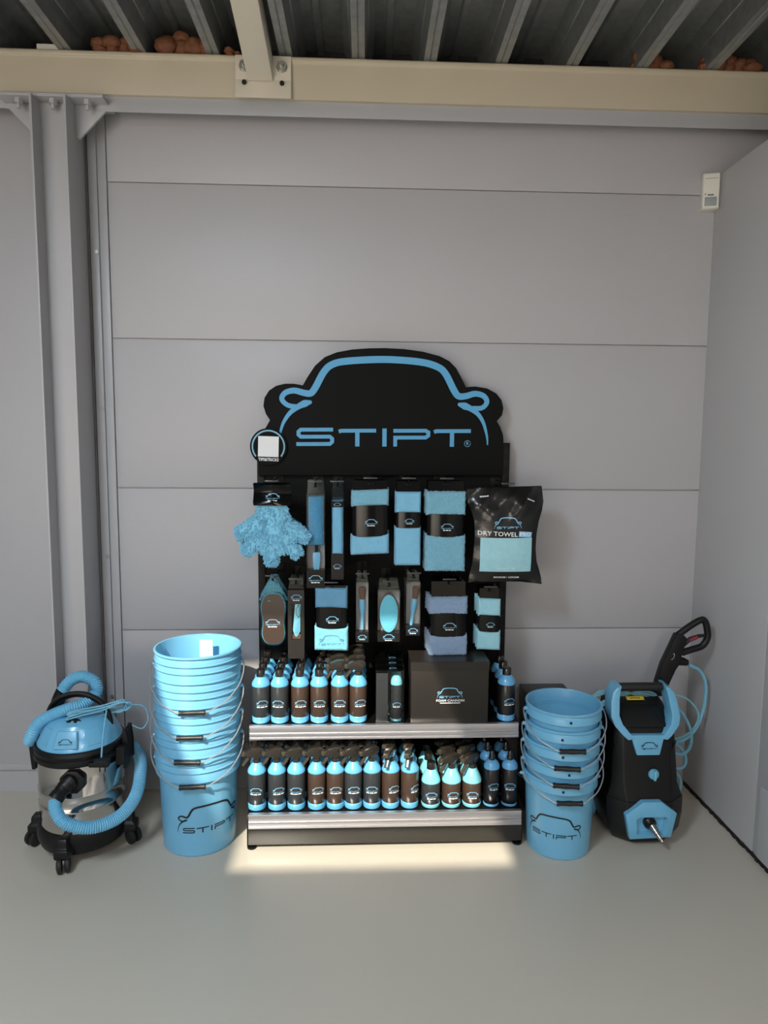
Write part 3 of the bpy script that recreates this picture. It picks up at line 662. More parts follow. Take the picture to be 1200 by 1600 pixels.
# banded towels
def towel(w, zt, parts, band, bulge, logo_s, cloth, seed, jit, tilt=0, emboss=False):
    def b(t):
        header_card(t, w*.92, -zt[0], 0, .006)
        for k, (a, z0, ww, dd) in enumerate(parts):
            wavy(-ww/2, ww/2, -z0, -a, -dd*.5, dd, 26, max(8, int((z0-a)/.006)), .0015, jit, seed+k, tilt, .010).obj('folded_towel', cloth[k], t, angle=70)
        bb = curved_band(t, w*.95, -band[1], -band[0], bulge, -.004, tilt)
        if emboss: put(M(), EMB_M, flat(.0, -.0135, -.212, .048)).obj('embossed_car', m_navy, t)
        y = -.004-bulge-.001; logo_on(t, bb, .004, y, -(band[0]+band[1])/2-.003, logo_s)
    return b
hang(.060, -.285, 1.373, 3, .036, 'polish_towel', 'towel', 'folded blue microfibre towel, wide black band and slanted hem', towel(.14, (.04,), [(.035, .098, .142, .026), (.205, .283, .146, .026)], (.094, .213), .014, .0235, [m_plush, m_cloth], 20, .0012, .006), 'banded towels')
hang(.206, -.283, 1.371, 3, .034, 'slim_cloth', 'cloth', 'narrow smooth blue cloth with a short black band', towel(.098, (.044,), [(.040, .122, .096, .018), (.173, .325, .098, .02)], (.118, .178), .010, .018, [m_cloth, m_cloth], 30, .0003), 'slim cloths')
hang(.350, -.287, 1.372, 3, .042, 'plush_towel', 'towel', 'thick fluffy light blue towel with a black band', towel(.15, (.044,), [(.038, .130, .153, .036), (.205, .348, .155, .038)], (.126, .212), .017, .024, [m_plush, m_plush], 40, .0028), 'plush towels')
# drying towel bags
def bagf(x, z):
    u = x/.14; v = (z+.19)/.19
    b = .034*max(0, 1-abs(u)**2.6)*max(0, 1-abs(v)**3)
    wr_ = .0045*math.sin(38*x+26*z+1)*math.exp(-((v-.55)/.35)**2)+.003*math.sin(70*x-45*z)*math.exp(-((v-.6)/.3)**2)+.0025*math.sin(60*z+20*x+2)*math.exp(-((u+.9)/.35)**2)
    return -b-wr_
def bag(t):
    nx, nz = 36, 46; L = []
    prof = [(-.375, .150, -.138), (-.345, .142, -.134), (-.30, .126, -.126), (-.24, .118, -.120), (-.18, .120, -.118), (-.13, .128, -.120), (-.09, .142, -.132), (-.055, .147, -.146), (-.03, .143, -.152), (0, .138, -.150)]
    def edge(z):
        for (a, r0, l0), (b, r1, l1) in zip(prof, prof[1:]):
            if a <= z <= b: s = (z-a)/(b-a); return l0+(l1-l0)*s, r0+(r1-r0)*s
        return -.13, .13
    for j in range(nz+1):
        z = -.375+.375*j/nz; l, r = edge(z)
        L.append([(l+(r-l)*i/nx, bagf(l+(r-l)*i/nx, z), z+.012*math.sin(i/nx*3+.4)*(j == 0)+(.018*(1-i/nx)*(j/nz)**6)*-.6) for i in range(nx+1)])
    m = M(); m.loft(L, 0, False, False); m.loft([[(x, .006-y*.5, z) for x, y, z in row] for row in L], 0, False, False)
    bgo = m.obj('foil_bag', m_bag, t, angle=80)
    def on(u, v, e=.0022): return (u, bagf(u, v)-e, v)
    wv = []; fs = []
    xs, zs = [-.098+.198*i/16 for i in range(17)], [-.325+.132*j/12 for j in range(13)]
    for z in zs: wv += [on(x, z, .0012) for x in xs]
    for j in range(12):
        for i in range(16): fs.append((j*17+i, j*17+i+1, (j+1)*17+i+1, (j+1)*17+i))
    wo = M().add(wv, fs).obj('towel_window', m_window_towel, t)
    put(M(), EMB_M, lambda u, v: on(.004+u*.052, -.137+v*.052)).obj('car_logo', m_ice, bgo)
    put(M(), [text2d('DRY TOWEL', .0235, .008, 1.14)], lambda u, v: on(u-.034, -.178+v-u*.04)).obj('lettering', m_print_white, bgo)
    put(M(), [('p', *ribbon([(.047, -.178), (.098, -.182)], .021, .01))], lambda u, v: on(u, v, .0018)).obj('name_patch', m_ice, bgo)
    put(M(), [text2d('PRO', .021, .008, 1.12)], lambda u, v: on(u+.0725, -.180+v, .003)).obj('lettering', m_print_white, bgo)
    put(M(), [text2d('LOOK AT ME!', .010, .0, 1.1)], lambda u, v: on(u+.004, -.312+v, .003)).obj('lettering', m_print_white, wo)
    put(M(), [text2d('80X90CM / 1200GSM', .0095, .01, 1.15)], lambda u, v: on(u+.006, -.348+v)).obj('lettering', m_print_white, bgo)
    put(M(), words(0, 0, .035, .005, 4), lambda u, v: on(u-.085, -.036+v+u*.1)).obj('printed_line', m_print_white, bgo)
    put(M(), words(0, 0, .03, .004, 4), lambda u, v: on(u+.095, -.05+v-u*.4)).obj('printed_line', m_print_white, bgo)
hang(.578, -.30, 1.353, 2, .085, 'drying_towel_bag', 'bag', 'shiny black drying towel bag with pale blue window', bag, 'drying towel bags', .002, .022)
# sponge in film
def sponge(t):
    L = .26; pts = []
    N = 44
    for i in range(N):
        a = 2*PI*i/N; v = math.sin(a); w = .0475*(1+.0*v)+.0085*math.cos(2*a*1.0)*-1
        x = math.cos(a); wx = .054-.011*math.exp(-((v*1.0+.1)/.33)**2)
        pts.append((abs(x)**.62*math.copysign(1, x)*wx, -.155+abs(v)**.85*math.copysign(1, v)*.105))
    def sc(k): return [(x*k, -.155+(z+.155)*(1-(1-k)*.5)) for x, z in pts]
    m = M(); m.loft([[(x, y, z) for x, z in sc(k)] for k, y in ((.9, .055), (1, .045), (1, .012), (.97, .004), (.9, .0))]); m.obj('sponge_body', m_mesh_teal, t, angle=50)
    c_ = M().prism(sc(.88)[::-1], -.002, .0).obj('front_label', m_lab_brown, t); logo_on(t, c_, -.002, -.0028, -.168, .028)
    f = M(); f.loft([[(x*1.03, y, z*1.0) for x, z in sc(k)] for k, y in ((.99, .05), (1.03, .04), (1.04, .0), (1.0, -.005))], 0, False); f.obj('clear_film', m_film, t, angle=60)
    n = M(); rr_ = random.Random(2); loops = []
    for z, w in ((-.085, .052), (-.06, .045), (-.035, .03), (-.012, .018), (.0, .012)):
        loops.append([(w*math.cos(2*PI*i/16)*(1+rr_.uniform(-.12, .12)), .02+w*.45*math.sin(2*PI*i/16)+rr_.uniform(-.002, .002), z) for i in range(16)])
    n.loft(loops, 0, True); n.obj('gathered_mesh_neck', m_mesh_teal, t, angle=20)
hang(-.312, -.285, .991, 2, .075, 'bug_sponge', 'sponge', 'figure-eight sponge in clear film with a dark label', sponge, 'wrapped sponges')
# narrow window box
def window_box(t):
    # carton with a real window opening: front made of four strips
    wx, h = .032, .271; a0, a1, b0, b1 = -.016, .019, -.195, -.054
    m = M(); m.box(-wx, wx, .004, .032, -h, -h+.002); m.box(-wx, wx, .030, .032, -h, 0); m.box(-wx, -wx+.001, 0, .032, -h, 0); m.box(wx-.001, wx, 0, .032, -h, 0)
    m.box(-wx, wx, 0, .001, b1, 0); m.box(-wx, wx, 0, .001, -h, b0); m.box(-wx, a0, 0, .001, b0, b1); m.box(a1, wx, 0, .001, b0, b1)
    c_ = m.obj('carton', m_box, t); logo_on(t, c_, .002, -.001, -.028, .021)
    M().prism([(-.013, -.160), (-.004, -.186), (.004, -.186), (.016, -.165), (.018, -.056), (-.004, -.056)][::-1], .004, .018).obj('blue_tool', m_bottle2, t, bevel=.003)
    M().prism([(-.005, -.17), (.01, -.17), (.011, -.125), (-.003, -.125)][::-1], .0025, .0045).obj('tool_rib', m_tool_blue, t, bevel=.001)
    M().box(-.014, .017, .006, .02, -.194, -.176).obj('bristles', m_bristle, t)
    M().box(a0, a1, .0012, .0016, b0, b1).obj('window_film', m_clear, t)
    put(M(), EMB_S, lambda u, v: (.0085-v*.02, .0035, -.085+u*.026)).obj('printed_logo', m_print_dark, t)
    tab(t, .058, .04, .012)
hang(-.224, -.290, .951, 3, .04, 'boxed_scraper', 'brush', 'narrow dark carton with a window showing a blue tool', window_box, 'window cartons', .002)
hang(-.088, -.283, .966, 2, .04, 'glass_cloth', 'cloth', 'aqua embossed glass cloth, steel blue top, dark band', towel(.122, (.012,), [(.008, .088, .124, .02), (.160, .256, .13, .022)], (.084, .166), .010, .024, [m_navy, m_glass_cloth], 50, .0005, -.004, True), 'glass cloths')
def clear_tool_box(w, h, d, card, content, lab):
    def b(t):
        M().box(-w/2, w/2, 0, d, -h, 0).obj('clear_shell', m_clear, t); tab(t, w*.94, .038)
        M().box(-w/2+.001, w/2-.001, d-.004, d-.002, -h+.001, -.001).obj('backing_card', mat('pale_card', (150, 150, 150), .5), t)
        c_ = M().box(-w/2-.0003, w/2+.0003, -.0008, d+.0005, -h-.0003, -h+card).obj('bottom_card', m_card2, t); logo_on(t, c_, 0, -.0015, -h+card*.52, min(w*.36, card*.62))
        content(t)
    return b
def brush_in(lean):
    def c(t):
        R = Matrix.Translation((0, 0, -.12)) @ Matrix.Rotation(lean, 4, 'Y') @ Matrix.Translation((0, 0, .12))
        M().loft([[(x*s, .018+y*s, z) for x, y in [(math.cos(2*PI*i/14)*.013, math.sin(2*PI*i/14)*.009) for i in range(14)]] for z, s in ((-.064, .75), (-.045, .95), (-.022, 1.1), (-.016, .95))]).xf(R).obj('bristles', m_bristle, t)
        M().loft([[(x*s, .018+y*s, z) for x, y in [(math.cos(2*PI*i/14)*.013, math.sin(2*PI*i/14)*.01) for i in range(14)]] for z, s in ((-.185, .42), (-.165, .5), (-.125, .55), (-.105, .85), (-.09, .95), (-.064, .9))]).xf(R).obj('handle', m_tool_blue, t)
    return c
def oval(t):
    pts = [(.036*math.cos(2*PI*i/32), -.088+.075*math.sin(2*PI*i/32)) for i in range(32)]
    M().prism([(x*1.06, -.088+(z+.088)*1.07) for x, z in pts][::-1], .012, .02).obj('backing', m_bristle, t, bevel=.002)
    M().prism(pts[::-1], .003, .013).obj('applicator_pad', m_pad, t, bevel=.003)
hang(.032, -.283, .973, 3, .045, 'boxed_detail_brush', 'brush', 'soft detailing brush upright in a narrow clear box', clear_tool_box(.048, .231, .04, .040, brush_in(0), ''), 'boxed brushes', .002)
hang(.135, -.283, .942, 3, .045, 'boxed_applicator', 'applicator', 'oval blue applicator pad in a wide clear box', clear_tool_box(.086, .198, .04, .036, oval, ''), 'boxed applicators', .002)
hang(.230, -.283, .975, 3, .045, 'boxed_angled_brush', 'brush', 'slanted dark-haired brush in a clear box beside grey plush', clear_tool_box(.054, .207, .04, .038, brush_in(.12), ''), 'boxed brushes', .002)
hang(.366, -.290, .983, 3, .045, 'grey_plush_towel', 'towel', 'fluffy grey-blue towel with a wide black band', towel(.145, (.065,), [(.060, .128, .150, .036), (.208, .292, .152, .042)], (.120, .214), .016, .026, [m_grey_plush, m_grey_plush], 60, .0028), 'grey plush towels', .008)
hang(.527, -.288, .955, 3, .036, 'small_cloth', 'cloth', 'small pale blue cloth with black band near the rack edge', towel(.084, (.045,), [(.040, .110, .088, .014), (.165, .244, .092, .016)], (.104, .170), .008, .017, [m_cloth2, m_cloth2], 70, .0003, -.004), 'small cloths', .006)
HR = [(-.310, 1.345, 'wash mitts'), (-.148, 1.345, 'wheel brushes'), (-.065, 1.345, 'slim dusters'), (.060, 1.358, 'slanted hem towels'), (.206, 1.358, 'smooth slim cloths'), (.350, 1.358, 'fluffy light blue towels'), (.584, 1.34, 'black towel bags')]
for x, z, w in HR: hook(x, z+.004, f'black metal peg hook carrying the {w}', .24)
for x, z, w in [(-.312, .984, 'sponges'), (-.224, .972, 'window cartons'), (-.088, .958, 'glass cloths'), (.032, .992, 'upright detailing brushes'), (.135, .962, 'oval applicators'), (.230, .994, 'slanted brushes'), (.366, .97, 'grey-blue towels'), (.527, .94, 'small pale cloths')]:
    hook(x, z+.004, f'black metal peg hook carrying the {w}', .24)

# ================================================================== BUCKETS
def bucket(lab, loc, H, rb_, rt, rings, skirt, handle, hang_front, L, holes, group, lean=0, seed=0):
    t = thing('bucket', lab, 'bucket', loc, 0, group)
    def R(z): return rb_+(rt-.008-rb_)*z/H
    pr = [(0, .003), (rb_-.012, .003), (rb_-.004, .0), (rb_, .006)]+[(R(z), z) for z in (H*.3, H*.6, H-skirt-.004)]
    pr += [(R(H-skirt), H-skirt-.001), (rt+.0005, H-skirt), (rt+.0015, H-skirt+.002)]
    for q in sorted(rings, reverse=True): pr += [(rt-.0005, H-q-.012), (rt-.003, H-q-.005), (rt-.003, H-q-.003), (rt+.003, H-q-.0022), (rt+.0035, H-q+.001), (rt+.001, H-q+.003)]
    pr += [(rt-.0005, H-.018), (rt-.0035, H-.012), (rt-.0035, H-.0085), (rt+.002, H-.008), (rt+.0038, H-.006), (rt+.0038, H-.002), (rt+.002, H), (rt-.004, H), (rt-.006, H-.004), (R(H*.6)-.0022, H*.6), (rb_-.003, .01), (0, .009)]
    sh = M().lathe(pr, 56).obj('shell', m_bucket, t, angle=25)
    for a in holes:
        M().lathe([(0, 0), (.005, 0), (.005, .002), (0, .002)], 10).xf(Matrix.Rotation(PI/2, 4, 'X')).xf(Matrix.Translation((0, -rt+.0005, H-skirt*.65))).xf(Matrix.Rotation(a, 4, 'Z')).obj('hole', m_gap, t)
    zp = H-.066 if skirt > .06 else H-.028
    for s in (-1, 1):
        M().cyl((s*(rt-.004), 0, zp), (s*(rt+.010), 0, zp), .007, 12).obj('handle_ear', m_bucket, t)
    fwd = (rt+.010)*(-1 if hang_front else 1); drop = (L*L-fwd*fwd)**.5 if L > abs(fwd) else .05
    def P(x, s): return (x, fwd*s, zp-drop*s)
    k = rt+.012
    pts = [P(-k+.004, 0), P(-k, .0), P(-k-.001, .22), P(-k*.93, .48), P(-k*.72, .76), P(-k*.45, .93), P(-.042, 1.0), P(.042, 1.0), P(k*.45, .93), P(k*.72, .76), P(k*.93, .48), P(k+.001, .22), P(k, 0), P(k-.004, 0)]
    w = M().tube([pts[0]]+spline(pts[1:-1], 5)+[pts[-1]], .0024, 6).obj('wire_handle', m_wire, t)
    gp = [(-.046, .0095), (-.043, .0105), (-.036, .0085), (-.02, .0085), (0, .0098), (.02, .0085), (.036, .0085), (.043, .0105), (.046, .0095)]
    y, z = P(0, 1)[1:]
    M().loft([[(x, y+r*math.cos(2*PI*i/12), z+r*math.sin(2*PI*i/12)) for i in range(12)] for x, r in gp]).obj('grip', m_grip, w)
    return t, R
ordn = ['topmost', 'second from top', 'middle', 'fourth from top', 'bottom']
for k in range(5):
    j = 4-k
    t, R = bucket(f'{ordn[j]} blue bucket of the tall stack beside the vacuum'+(' with black car logo' if k == 0 else ''), (-.590+.0016*k, -.362, .0917*k), .391, .136, .156, (.034, .060), .100, True, k > 0, .211, (), 'buckets in the tall stack')
    t.rotation_euler = (0, 0, .06*math.sin(k*2.1)+.02)
    if k == 0:
        put(M(), EMB_B, lambda u, v: curved(R(.147+v*.128)+.0012, .52-.02, .147, .126)(u, v)).obj('car_logo', m_print_dark, t)
for k in range(5):
    j = 4-k
    t, R = bucket(f'{ordn[j]} blue bucket of the short stack beside the pressure washer'+(' with black car logo' if k == 0 else ''), (.779+.0012*k, -.446, .0645*k), .303, .117, .137, (), .043, True, k > 0, .178, (-.08+.06*math.sin(k*1.7),), 'buckets in the short stack')
    t.rotation_euler = (0, 0, -.12+.07*math.sin(k*1.9))
    if k == 0:
        put(M(), EMB_B, lambda u, v: curved(R(.127+v*.108)+.0012, -.43+.12, .127, .104)(u, v)).obj('car_logo', m_print_dark, t)
# a clear leaflet sleeve standing in the top bucket of the tall stack
lf = tag(M().loft([[(x, y, z) for x, y in ((-.026, 0), (.026, -.004), (.026, .002), (-.026, .006))] for z in (0, .16)]).obj('leaflet_sleeve', mat('pale_sleeve', (190, 212, 225), .2, coat=.5), loc=(-.575, -.262, .588)), 'pale glossy leaflet standing inside the topmost tall-stack bucket', 'leaflet')

# ================================================================== WET AND DRY VACUUM
VX, VY = -1.020, -.385
va = thing('vacuum_cleaner', 'wet and dry vacuum with chrome drum and blue lid', 'vacuum', (VX, VY, 0))
M().lathe([(0, .035), (.135, .035), (.150, .042), (.160, .07), (.160, .10), (.154, .112), (.147, .112), (0, .11)], 48).obj('base_tray', m_black, va)
def bead(z): return [(.1475, z-.006), (.1500, z-.003), (.1500, z+.003), (.1475, z+.006)]
M().lathe([(.1475, .112)]+bead(.196)+bead(.251)+[(.1475, .376)], 72).obj('drum', m_chrome, va, angle=50)
M().lathe([(.147, .368), (.156, .366), (.160, .372), (.160, .384), (.155, .388), (.157, .394), (.159, .404), (.154, .416), (.140, .420), (0, .42)], 56).obj('rim_ring', m_black, va, angle=30)
N = 64; dome = []
def dome_r(a, z, r):
    d = abs((a+PI/2+PI) % (2*PI)-PI)          # distance from the front
    return r-(.010 if d < .42 else 0)*math.sin(min(1, max(0, (z-.42)/.07))*PI)
for z, r in ((.412, .146), (.420, .147), (.428, .143), (.455, .131), (.480, .116), (.495, .100), (.505, .075), (.510, .045), (.512, .0)):
    dome.append([(dome_r(2*PI*i/N, z, r)*math.cos(2*PI*i/N), dome_r(2*PI*i/N, z, r)*math.sin(2*PI*i/N), z) for i in range(N)])
dm = M().loft(dome, 0, False).obj('lid', m_tool_blue, va, angle=28)
pts = [(-.045, -.137, .432), (.045, -.137, .432), (.036, -.108, .484), (-.036, -.108, .484)]
M().loft([pts, [(x*.9, y-.007, z+.002) for x, y, z in pts]]).obj('front_panel', m_tool_blue, dm, bevel=.002)
put(M(), EMB_S, lambda u, v: (u*.024, -.1335+ (v*.024)*.5-.002, .4545+v*.021)).obj('car_logo', m_print_dark, dm)
for s in (-1, 1):
    p2 = [(s*.070, -.118, .432), (s*.112, -.082, .432), (s*.090, -.066, .484), (s*.056, -.094, .484)]
    M().loft([p2, [(x*1.05, y*1.05, z+.002) for x, y, z in p2]]).obj('lid_facet', m_tool_blue, dm, bevel=.002)
M().loft([[(.030*math.cos(2*PI*i/20)+.003, -.072+.012*math.sin(2*PI*i/20), z+.010*math.sin(2*PI*i/20)) for i in range(20)] for z in (.494, .503)]).obj('switch_plate', m_black2, va)
M().box(-.016, -.002, -.079, -.066, .500, .508).obj('switch', m_black, va, bevel=.002)
M().box(.008, .020, -.079, -.066, .500, .508).obj('switch', m_black, va, bevel=.002)
hp_ = spline([(-.118, 0, .43), (-.114, 0, .49), (-.085, 0, .55), (-.03, 0, .578), (.03, 0, .576), (.082, 0, .545), (.107, 0, .495), (.112, 0, .44)], 6)
M().tube(hp_, .017, 10, flat=.62).obj('carry_handle', m_black, va)
for s in (-1, 1):
    M().prism([(s*.160, .30), (s*.174, .30), (s*.178, .345), (s*.182, .40), (s*.176, .44), (s*.166, .45), (s*.158, .42)][::s], -.022, .022).obj('latch', m_black, va, bevel=.003)
# accessory clips and a crevice tool on the side
M().box(.150, .182, -.066, -.034, .335, .40).obj('accessory_clip', m_black, va, bevel=.004)
M().tube([(.172, .03, .33), (.172, .03, .40), (.172, .03, .455)], [.014, .014, .007], 10).obj('crevice_tool', m_black, va)
M().box(.082, .126, -.146, -.112, .365, .382).obj('accessory_clip', m_black, va, bevel=.003)
oc = [(.046*math.cos(2*PI*(i+.5)/8), .044*math.sin(2*PI*(i+.5)/8)) for i in range(8)]
M().prism([(x+.030, z+.320) for x, z in oc][::-1], -.165, -.135).obj('inlet_plate', m_black2, va, bevel=.003)
M().tube([(.026, -.158, .324), (.017, -.170, .318), (.016, -.171, .3175), (.008, -.182, .309), (.007, -.183, .308), (-.001, -.196, .297), (-.002, -.197, .296), (-.010, -.208, .284)], [.031, .030, .027, .0265, .0245, .0245, .027, .0275], 16).obj('hose_connector', m_black, va)
for i, a in enumerate((-PI/2-.03, PI+.02, -.0, PI/2)):
    cxx, cyy = .176*math.cos(a), .176*math.sin(a)
    h = M(); h.loft([[(-w, -d, z), (w, -d, z), (w, .05, z), (-w, .05, z)] for w, d, z in ((.021, .016, .046), (.025, .022, .054), (.025, .022, .082), (.018, .012, .088), (.017, .010, .112), (.012, .004, .120))])
    h.xf(Matrix.Rotation(a+PI/2, 4, 'Z')).obj('caster_housing', m_black, va, loc=(cxx, cyy, 0), bevel=.003)
    wa = (.35, -.5, .9, .2)[i]
    for s in (-1, 1):
        wm = M().lathe([(0, -.009), (.020, -.009), (.027, -.006), (.0285, 0), (.027, .006), (.020, .009), (.012, .011), (0, .011)], 20).xf(Matrix.Scale(s, 4, (0, 0, 1))).xf(Matrix.Translation((0, 0, s*.013))).xf(Matrix.Rotation(PI/2, 4, 'Y')).xf(Matrix.Rotation(wa, 4, 'Z'))
        wm.obj('caster_wheel', m_rubber, va, loc=(cxx+.012*math.sin(wa), cyy-.012*math.cos(wa), .0287))
hose_pts = [(-1.030, -.592, .282), (-1.022, -.612, .255), (-.990, -.622, .216), (-.925, -.610, .188), (-.868, -.577, .182), (-.825, -.525, .190), (-.803, -.455, .215), (-.806, -.385, .255), (-.835, -.29, .29), (-.90, -.226, .32), (-.99, -.207, .35), (-1.09, -.212, .37), (-1.185, -.265, .385), (-1.215, -.345, .395), (-1.192, -.41, .415), (-1.172, -.432, .452), (-1.148, -.430, .490), (-1.100, -.425, .518), (-1.045, -.418, .538), (-1.005, -.395, .545), (-.972, -.345, .568), (-.983, -.328, .606), (-1.028, -.325, .627), (-1.072, -.328, .612), (-1.100, -.335, .575)]
hp2 = even(spline(hose_pts, 14), .0036)
hr = [.0215+(.0017 if i % 2 else -.0017) for i in range(len(hp2))]
ho = M().tube(hp2, hr, 14).obj('vacuum_hose', m_hose, angle=50)
tag(ho, 'ribbed light blue suction hose wrapped around the chrome vacuum', 'hose')
wn = M().tube(spline([(-1.100, -.335, .575), (-1.118, -.337, .535), (-1.132, -.34, .48), (-1.140, -.345, .435)], 5), [.024]*6+[.0225]*10, 14)
M.obj(wn, 'hose_elbow', m_black, ho)
cp = []; rc = random.Random(9)
for k in range(5):
    j = lambda q: rc.uniform(-q, q)
    cp += [(-1.040+j(.012), -.455+j(.006), .510+.006*k), (-.985, -.435+j(.012), .520+.006*k+j(.004)), (-.925, -.40+j(.012), .528+.005*k+j(.006)), (-.87+j(.012), -.385+j(.012), .550+j(.010)), (-.842+j(.014), -.375+j(.01), .540+j(.010)), (-.862+j(.012), -.365+j(.01), .514+j(.008)), (-.93, -.385+j(.012), .506+.005*k+j(.004)), (-.995, -.425+j(.012), .509+.005*k)]
cp += [(-.86, -.36, .525), (-.80, -.34, .515), (-.783, -.34, .465), (-.805, -.345, .428), (-.85, -.35, .45)]
tag(M().tube(spline(cp, 6), .0027, 6).obj('vacuum_cable', m_cable), 'bundled thin blue mains cable on the vacuum lid', 'cable')
pc = tag(M().tube(spline([(-.905, -.43, .535), (-.900, -.47, .49), (-.897, -.50, .45), (-.890, -.535, .405)], 6), .003, 6).obj('plug_lead', m_cable), 'blue plug lead hanging down the front of the vacuum lid', 'cable')
pg = M().box(-.025, .025, -.012, .012, -.02, .004); pg.cyl((-.008, 0, -.018), (-.008, 0, -.042), .0024, 6); pg.cyl((.010, 0, -.018), (.010, 0, -.042), .0024, 6)
pg.xf(Matrix.Translation((-.885, -.545, .398))).obj('plug', m_black, pc, bevel=.003)

# ================================================================== PRESSURE WASHER
PX, PY = 1.118, -.33
pw = thing('pressure_washer', 'black and blue upright pressure washer in the corner', 'pressure washer', (PX, PY, 0))
def sec(z, wx, yf, c, yb=.13): return [(-wx+c, yf, z), (wx-c, yf, z), (wx, yf+c*.8, z), (wx, yb-.02, z), (wx-.02, yb, z), (-wx+.02, yb, z), (-wx, yb-.02, z), (-wx, yf+c*.8, z)]
M().loft([sec(.0, .105, -.122, .055), sec(.012, .118, -.135, .055), (sec(.05, .138, -.146, .055)), sec(.11, .150, -.150, .065), sec(.175, .150, -.148, .065)]).obj('lower_body', m_black2, pw, bevel=.004)
M().loft([sec(.170, .149, -.146, .065), sec(.225, .130, -.120, .04), sec(.30, .126, -.108, .036), sec(.40, .120, -.092, .03), sec(.425, .116, -.080, .03), sec(.50, .108, -.005, .03), sec(.515, .100, .03, .02)]).obj('upper_body', m_black, pw, bevel=.004)
M().loft([[(-.085, -.072, .4365), (.085, -.072, .4365), (.080, -.01, .4955), (-.080, -.01, .4955)], [(-.085, -.076, .4385), (.085, -.076, .4385), (.080, -.014, .4995), (-.080, -.014, .4995)]]).obj('hood', m_black2, pw, bevel=.002)
# blue front plate with recess
fp = [(-.100, .135), (-.035, .186), (.035, .186), (.096, .140), (.078, .046), (-.080, .040)]
inn = [(-.060, .122), (-.048, .130), (.052, .130), (.060, .122), (.052, .062), (-.056, .060)]
m = M(); n = 6
vf = [(x, -.168, z) for x, z in fp]+[(x, -.176, z) for x, z in inn]+[(x, -.146, z) for x, z in fp]+[(x*.9, -.1535, .092+(z-.092)*.86) for x, z in inn]
fc = []
for i in range(6):
    j = (i+1) % 6; fc += [(i, j, 6+j, 6+i), (i, j, 12+j, 12+i), (6+i, 6+j, 18+j, 18+i)]
fc.append(tuple(18+i for i in range(6))); m.add(vf, fc)
m.obj('front_plate', m_tool_blue, pw, bevel=.0025)
M().lathe([(0, .0), (.021, .0), (.023, .004), (.023, .02), (.017, .026), (.012, .034), (0, .034)], 20).xf(Matrix.Rotation(PI/2, 4, 'X')).obj('outlet_collar', m_black2, pw, loc=(-.005, -.150, .102))
d = Vector((.30, -.62, -.50)).normalized()
pr = [(0, .0125), (.010, .0125), (.011, .0145), (.022, .0145), (.024, .0115), (.034, .0115), (.036, .009), (.05, .009), (.052, .007), (.064, .0065)]
p0 = Vector((-.003, -.178, .100))
M().tube([p0+d*a for a, _ in pr], [r for _, r in pr], 14).obj('quick_connector', m_steel, pw)
# blue name panel and carrying arms
npn = [(-.066, .418), (.064, .418), (.044, .344), (-.044, .344)]
M().loft([[(x, -.080-(.418-z)*.14, z) for x, z in npn], [(x, -.104-(.418-z)*.14, z) for x, z in npn]]).obj('name_panel', m_tool_blue, pw, bevel=.003)
put(M(), EMB_S, lambda u, v: (.004+u*.032, -.1055-(.418-.378)*.14-(-v*.032)*.14, .379+v*.032)).obj('car_logo', m_print_dark, pw)
def arm(s):
    lv = [(-.085, .030, .405, .060), (-.082, .028, .42, .078), (-.070, .030, .455, .108), (-.055, .032, .485, .118), (-.035, .032, .54, .112), (-.025, .028, .572, .104), (-.022, .020, .588, .094)]
    L = []
    for y, w, z, x in lv:
        L.append([(s*(x-w*.5), y-.022, z), (s*(x+w*.55), y-.022, z-.006), (s*(x+w*.55), y+.05, z), (s*(x-w*.5), y+.05, z+.004)])
    return M().loft(L)
for s in (-1, 1): arm(s).obj('carry_arm', m_tool_blue, pw, bevel=.005)
M().lathe([(0, -.085), (.0155, -.085), (.0165, -.07), (.0165, .07), (.0155, .085), (0, .085)], 16).xf(Matrix.Rotation(PI/2, 4, 'Y')).obj('grip_bar', m_grip, pw, loc=(0, -.012, .576))
M().lathe([(0, 0), (.021, 0), (.021, .004), (.018, .010), (0, .010)], 24).xf(Matrix.Rotation(PI/2, 4, 'X')).obj('power_knob', m_tool_blue, pw, loc=(.024, -.110, .268))
M().box(-.0045, .0045, -.012, .0, -.019, .019).obj('knob_ridge', m_bottle2, pw, loc=(.024, -.119, .268), bevel=.002)
M().lathe([(0, 0), (.024, 0), (.024, .003), (0, .003)], 24).xf(Matrix.Rotation(PI/2, 4, 'X')).obj('knob_seat', m_black2, pw, loc=(.024, -.109, .268))
M().loft([[(-.040, .012, .512), (.030, .012, .512), (.030, .030, .5195), (-.040, .030, .5195)], [(-.040, .010, .514), (.030, .010, .514), (.030, .028, .5215), (-.040, .028, .5215)]]).obj('warning_sticker', m_yellow, pw)
put(M(), words(0, 0, .04, .006, 4), lambda u, v: (u-.005, .0185+v*.9, .5176+v*.4)).obj('sticker_print', m_print_dark, pw)
for s in (-1, 1):
    for i in range(3):
        M().loft([[(s*(.085+.012*i), -.101+.006*i, .33+.014*i), (s*(.112+.004*i), -.083, .352+.014*i), (s*(.112+.004*i), -.083, .360+.014*i), (s*(.085+.012*i), -.101+.006*i, .338+.014*i)], [(s*(.085+.012*i), -.094+.006*i, .33+.014*i), (s*(.112+.004*i), -.076, .352+.014*i), (s*(.112+.004*i), -.076, .360+.014*i), (s*(.085+.012*i), -.094+.006*i, .338+.014*i)]]).obj('vent_slot', m_gap, pw)
M().cyl((.125, -.02, .43), (.142, -.02, .43), .012, 12).obj('side_knob', m_black, pw)
for i in range(14): M().box(-.150, -.126, .06, .085, .10+i*.026, .115+i*.026).obj('cord_rib', m_black, pw, bevel=.002)
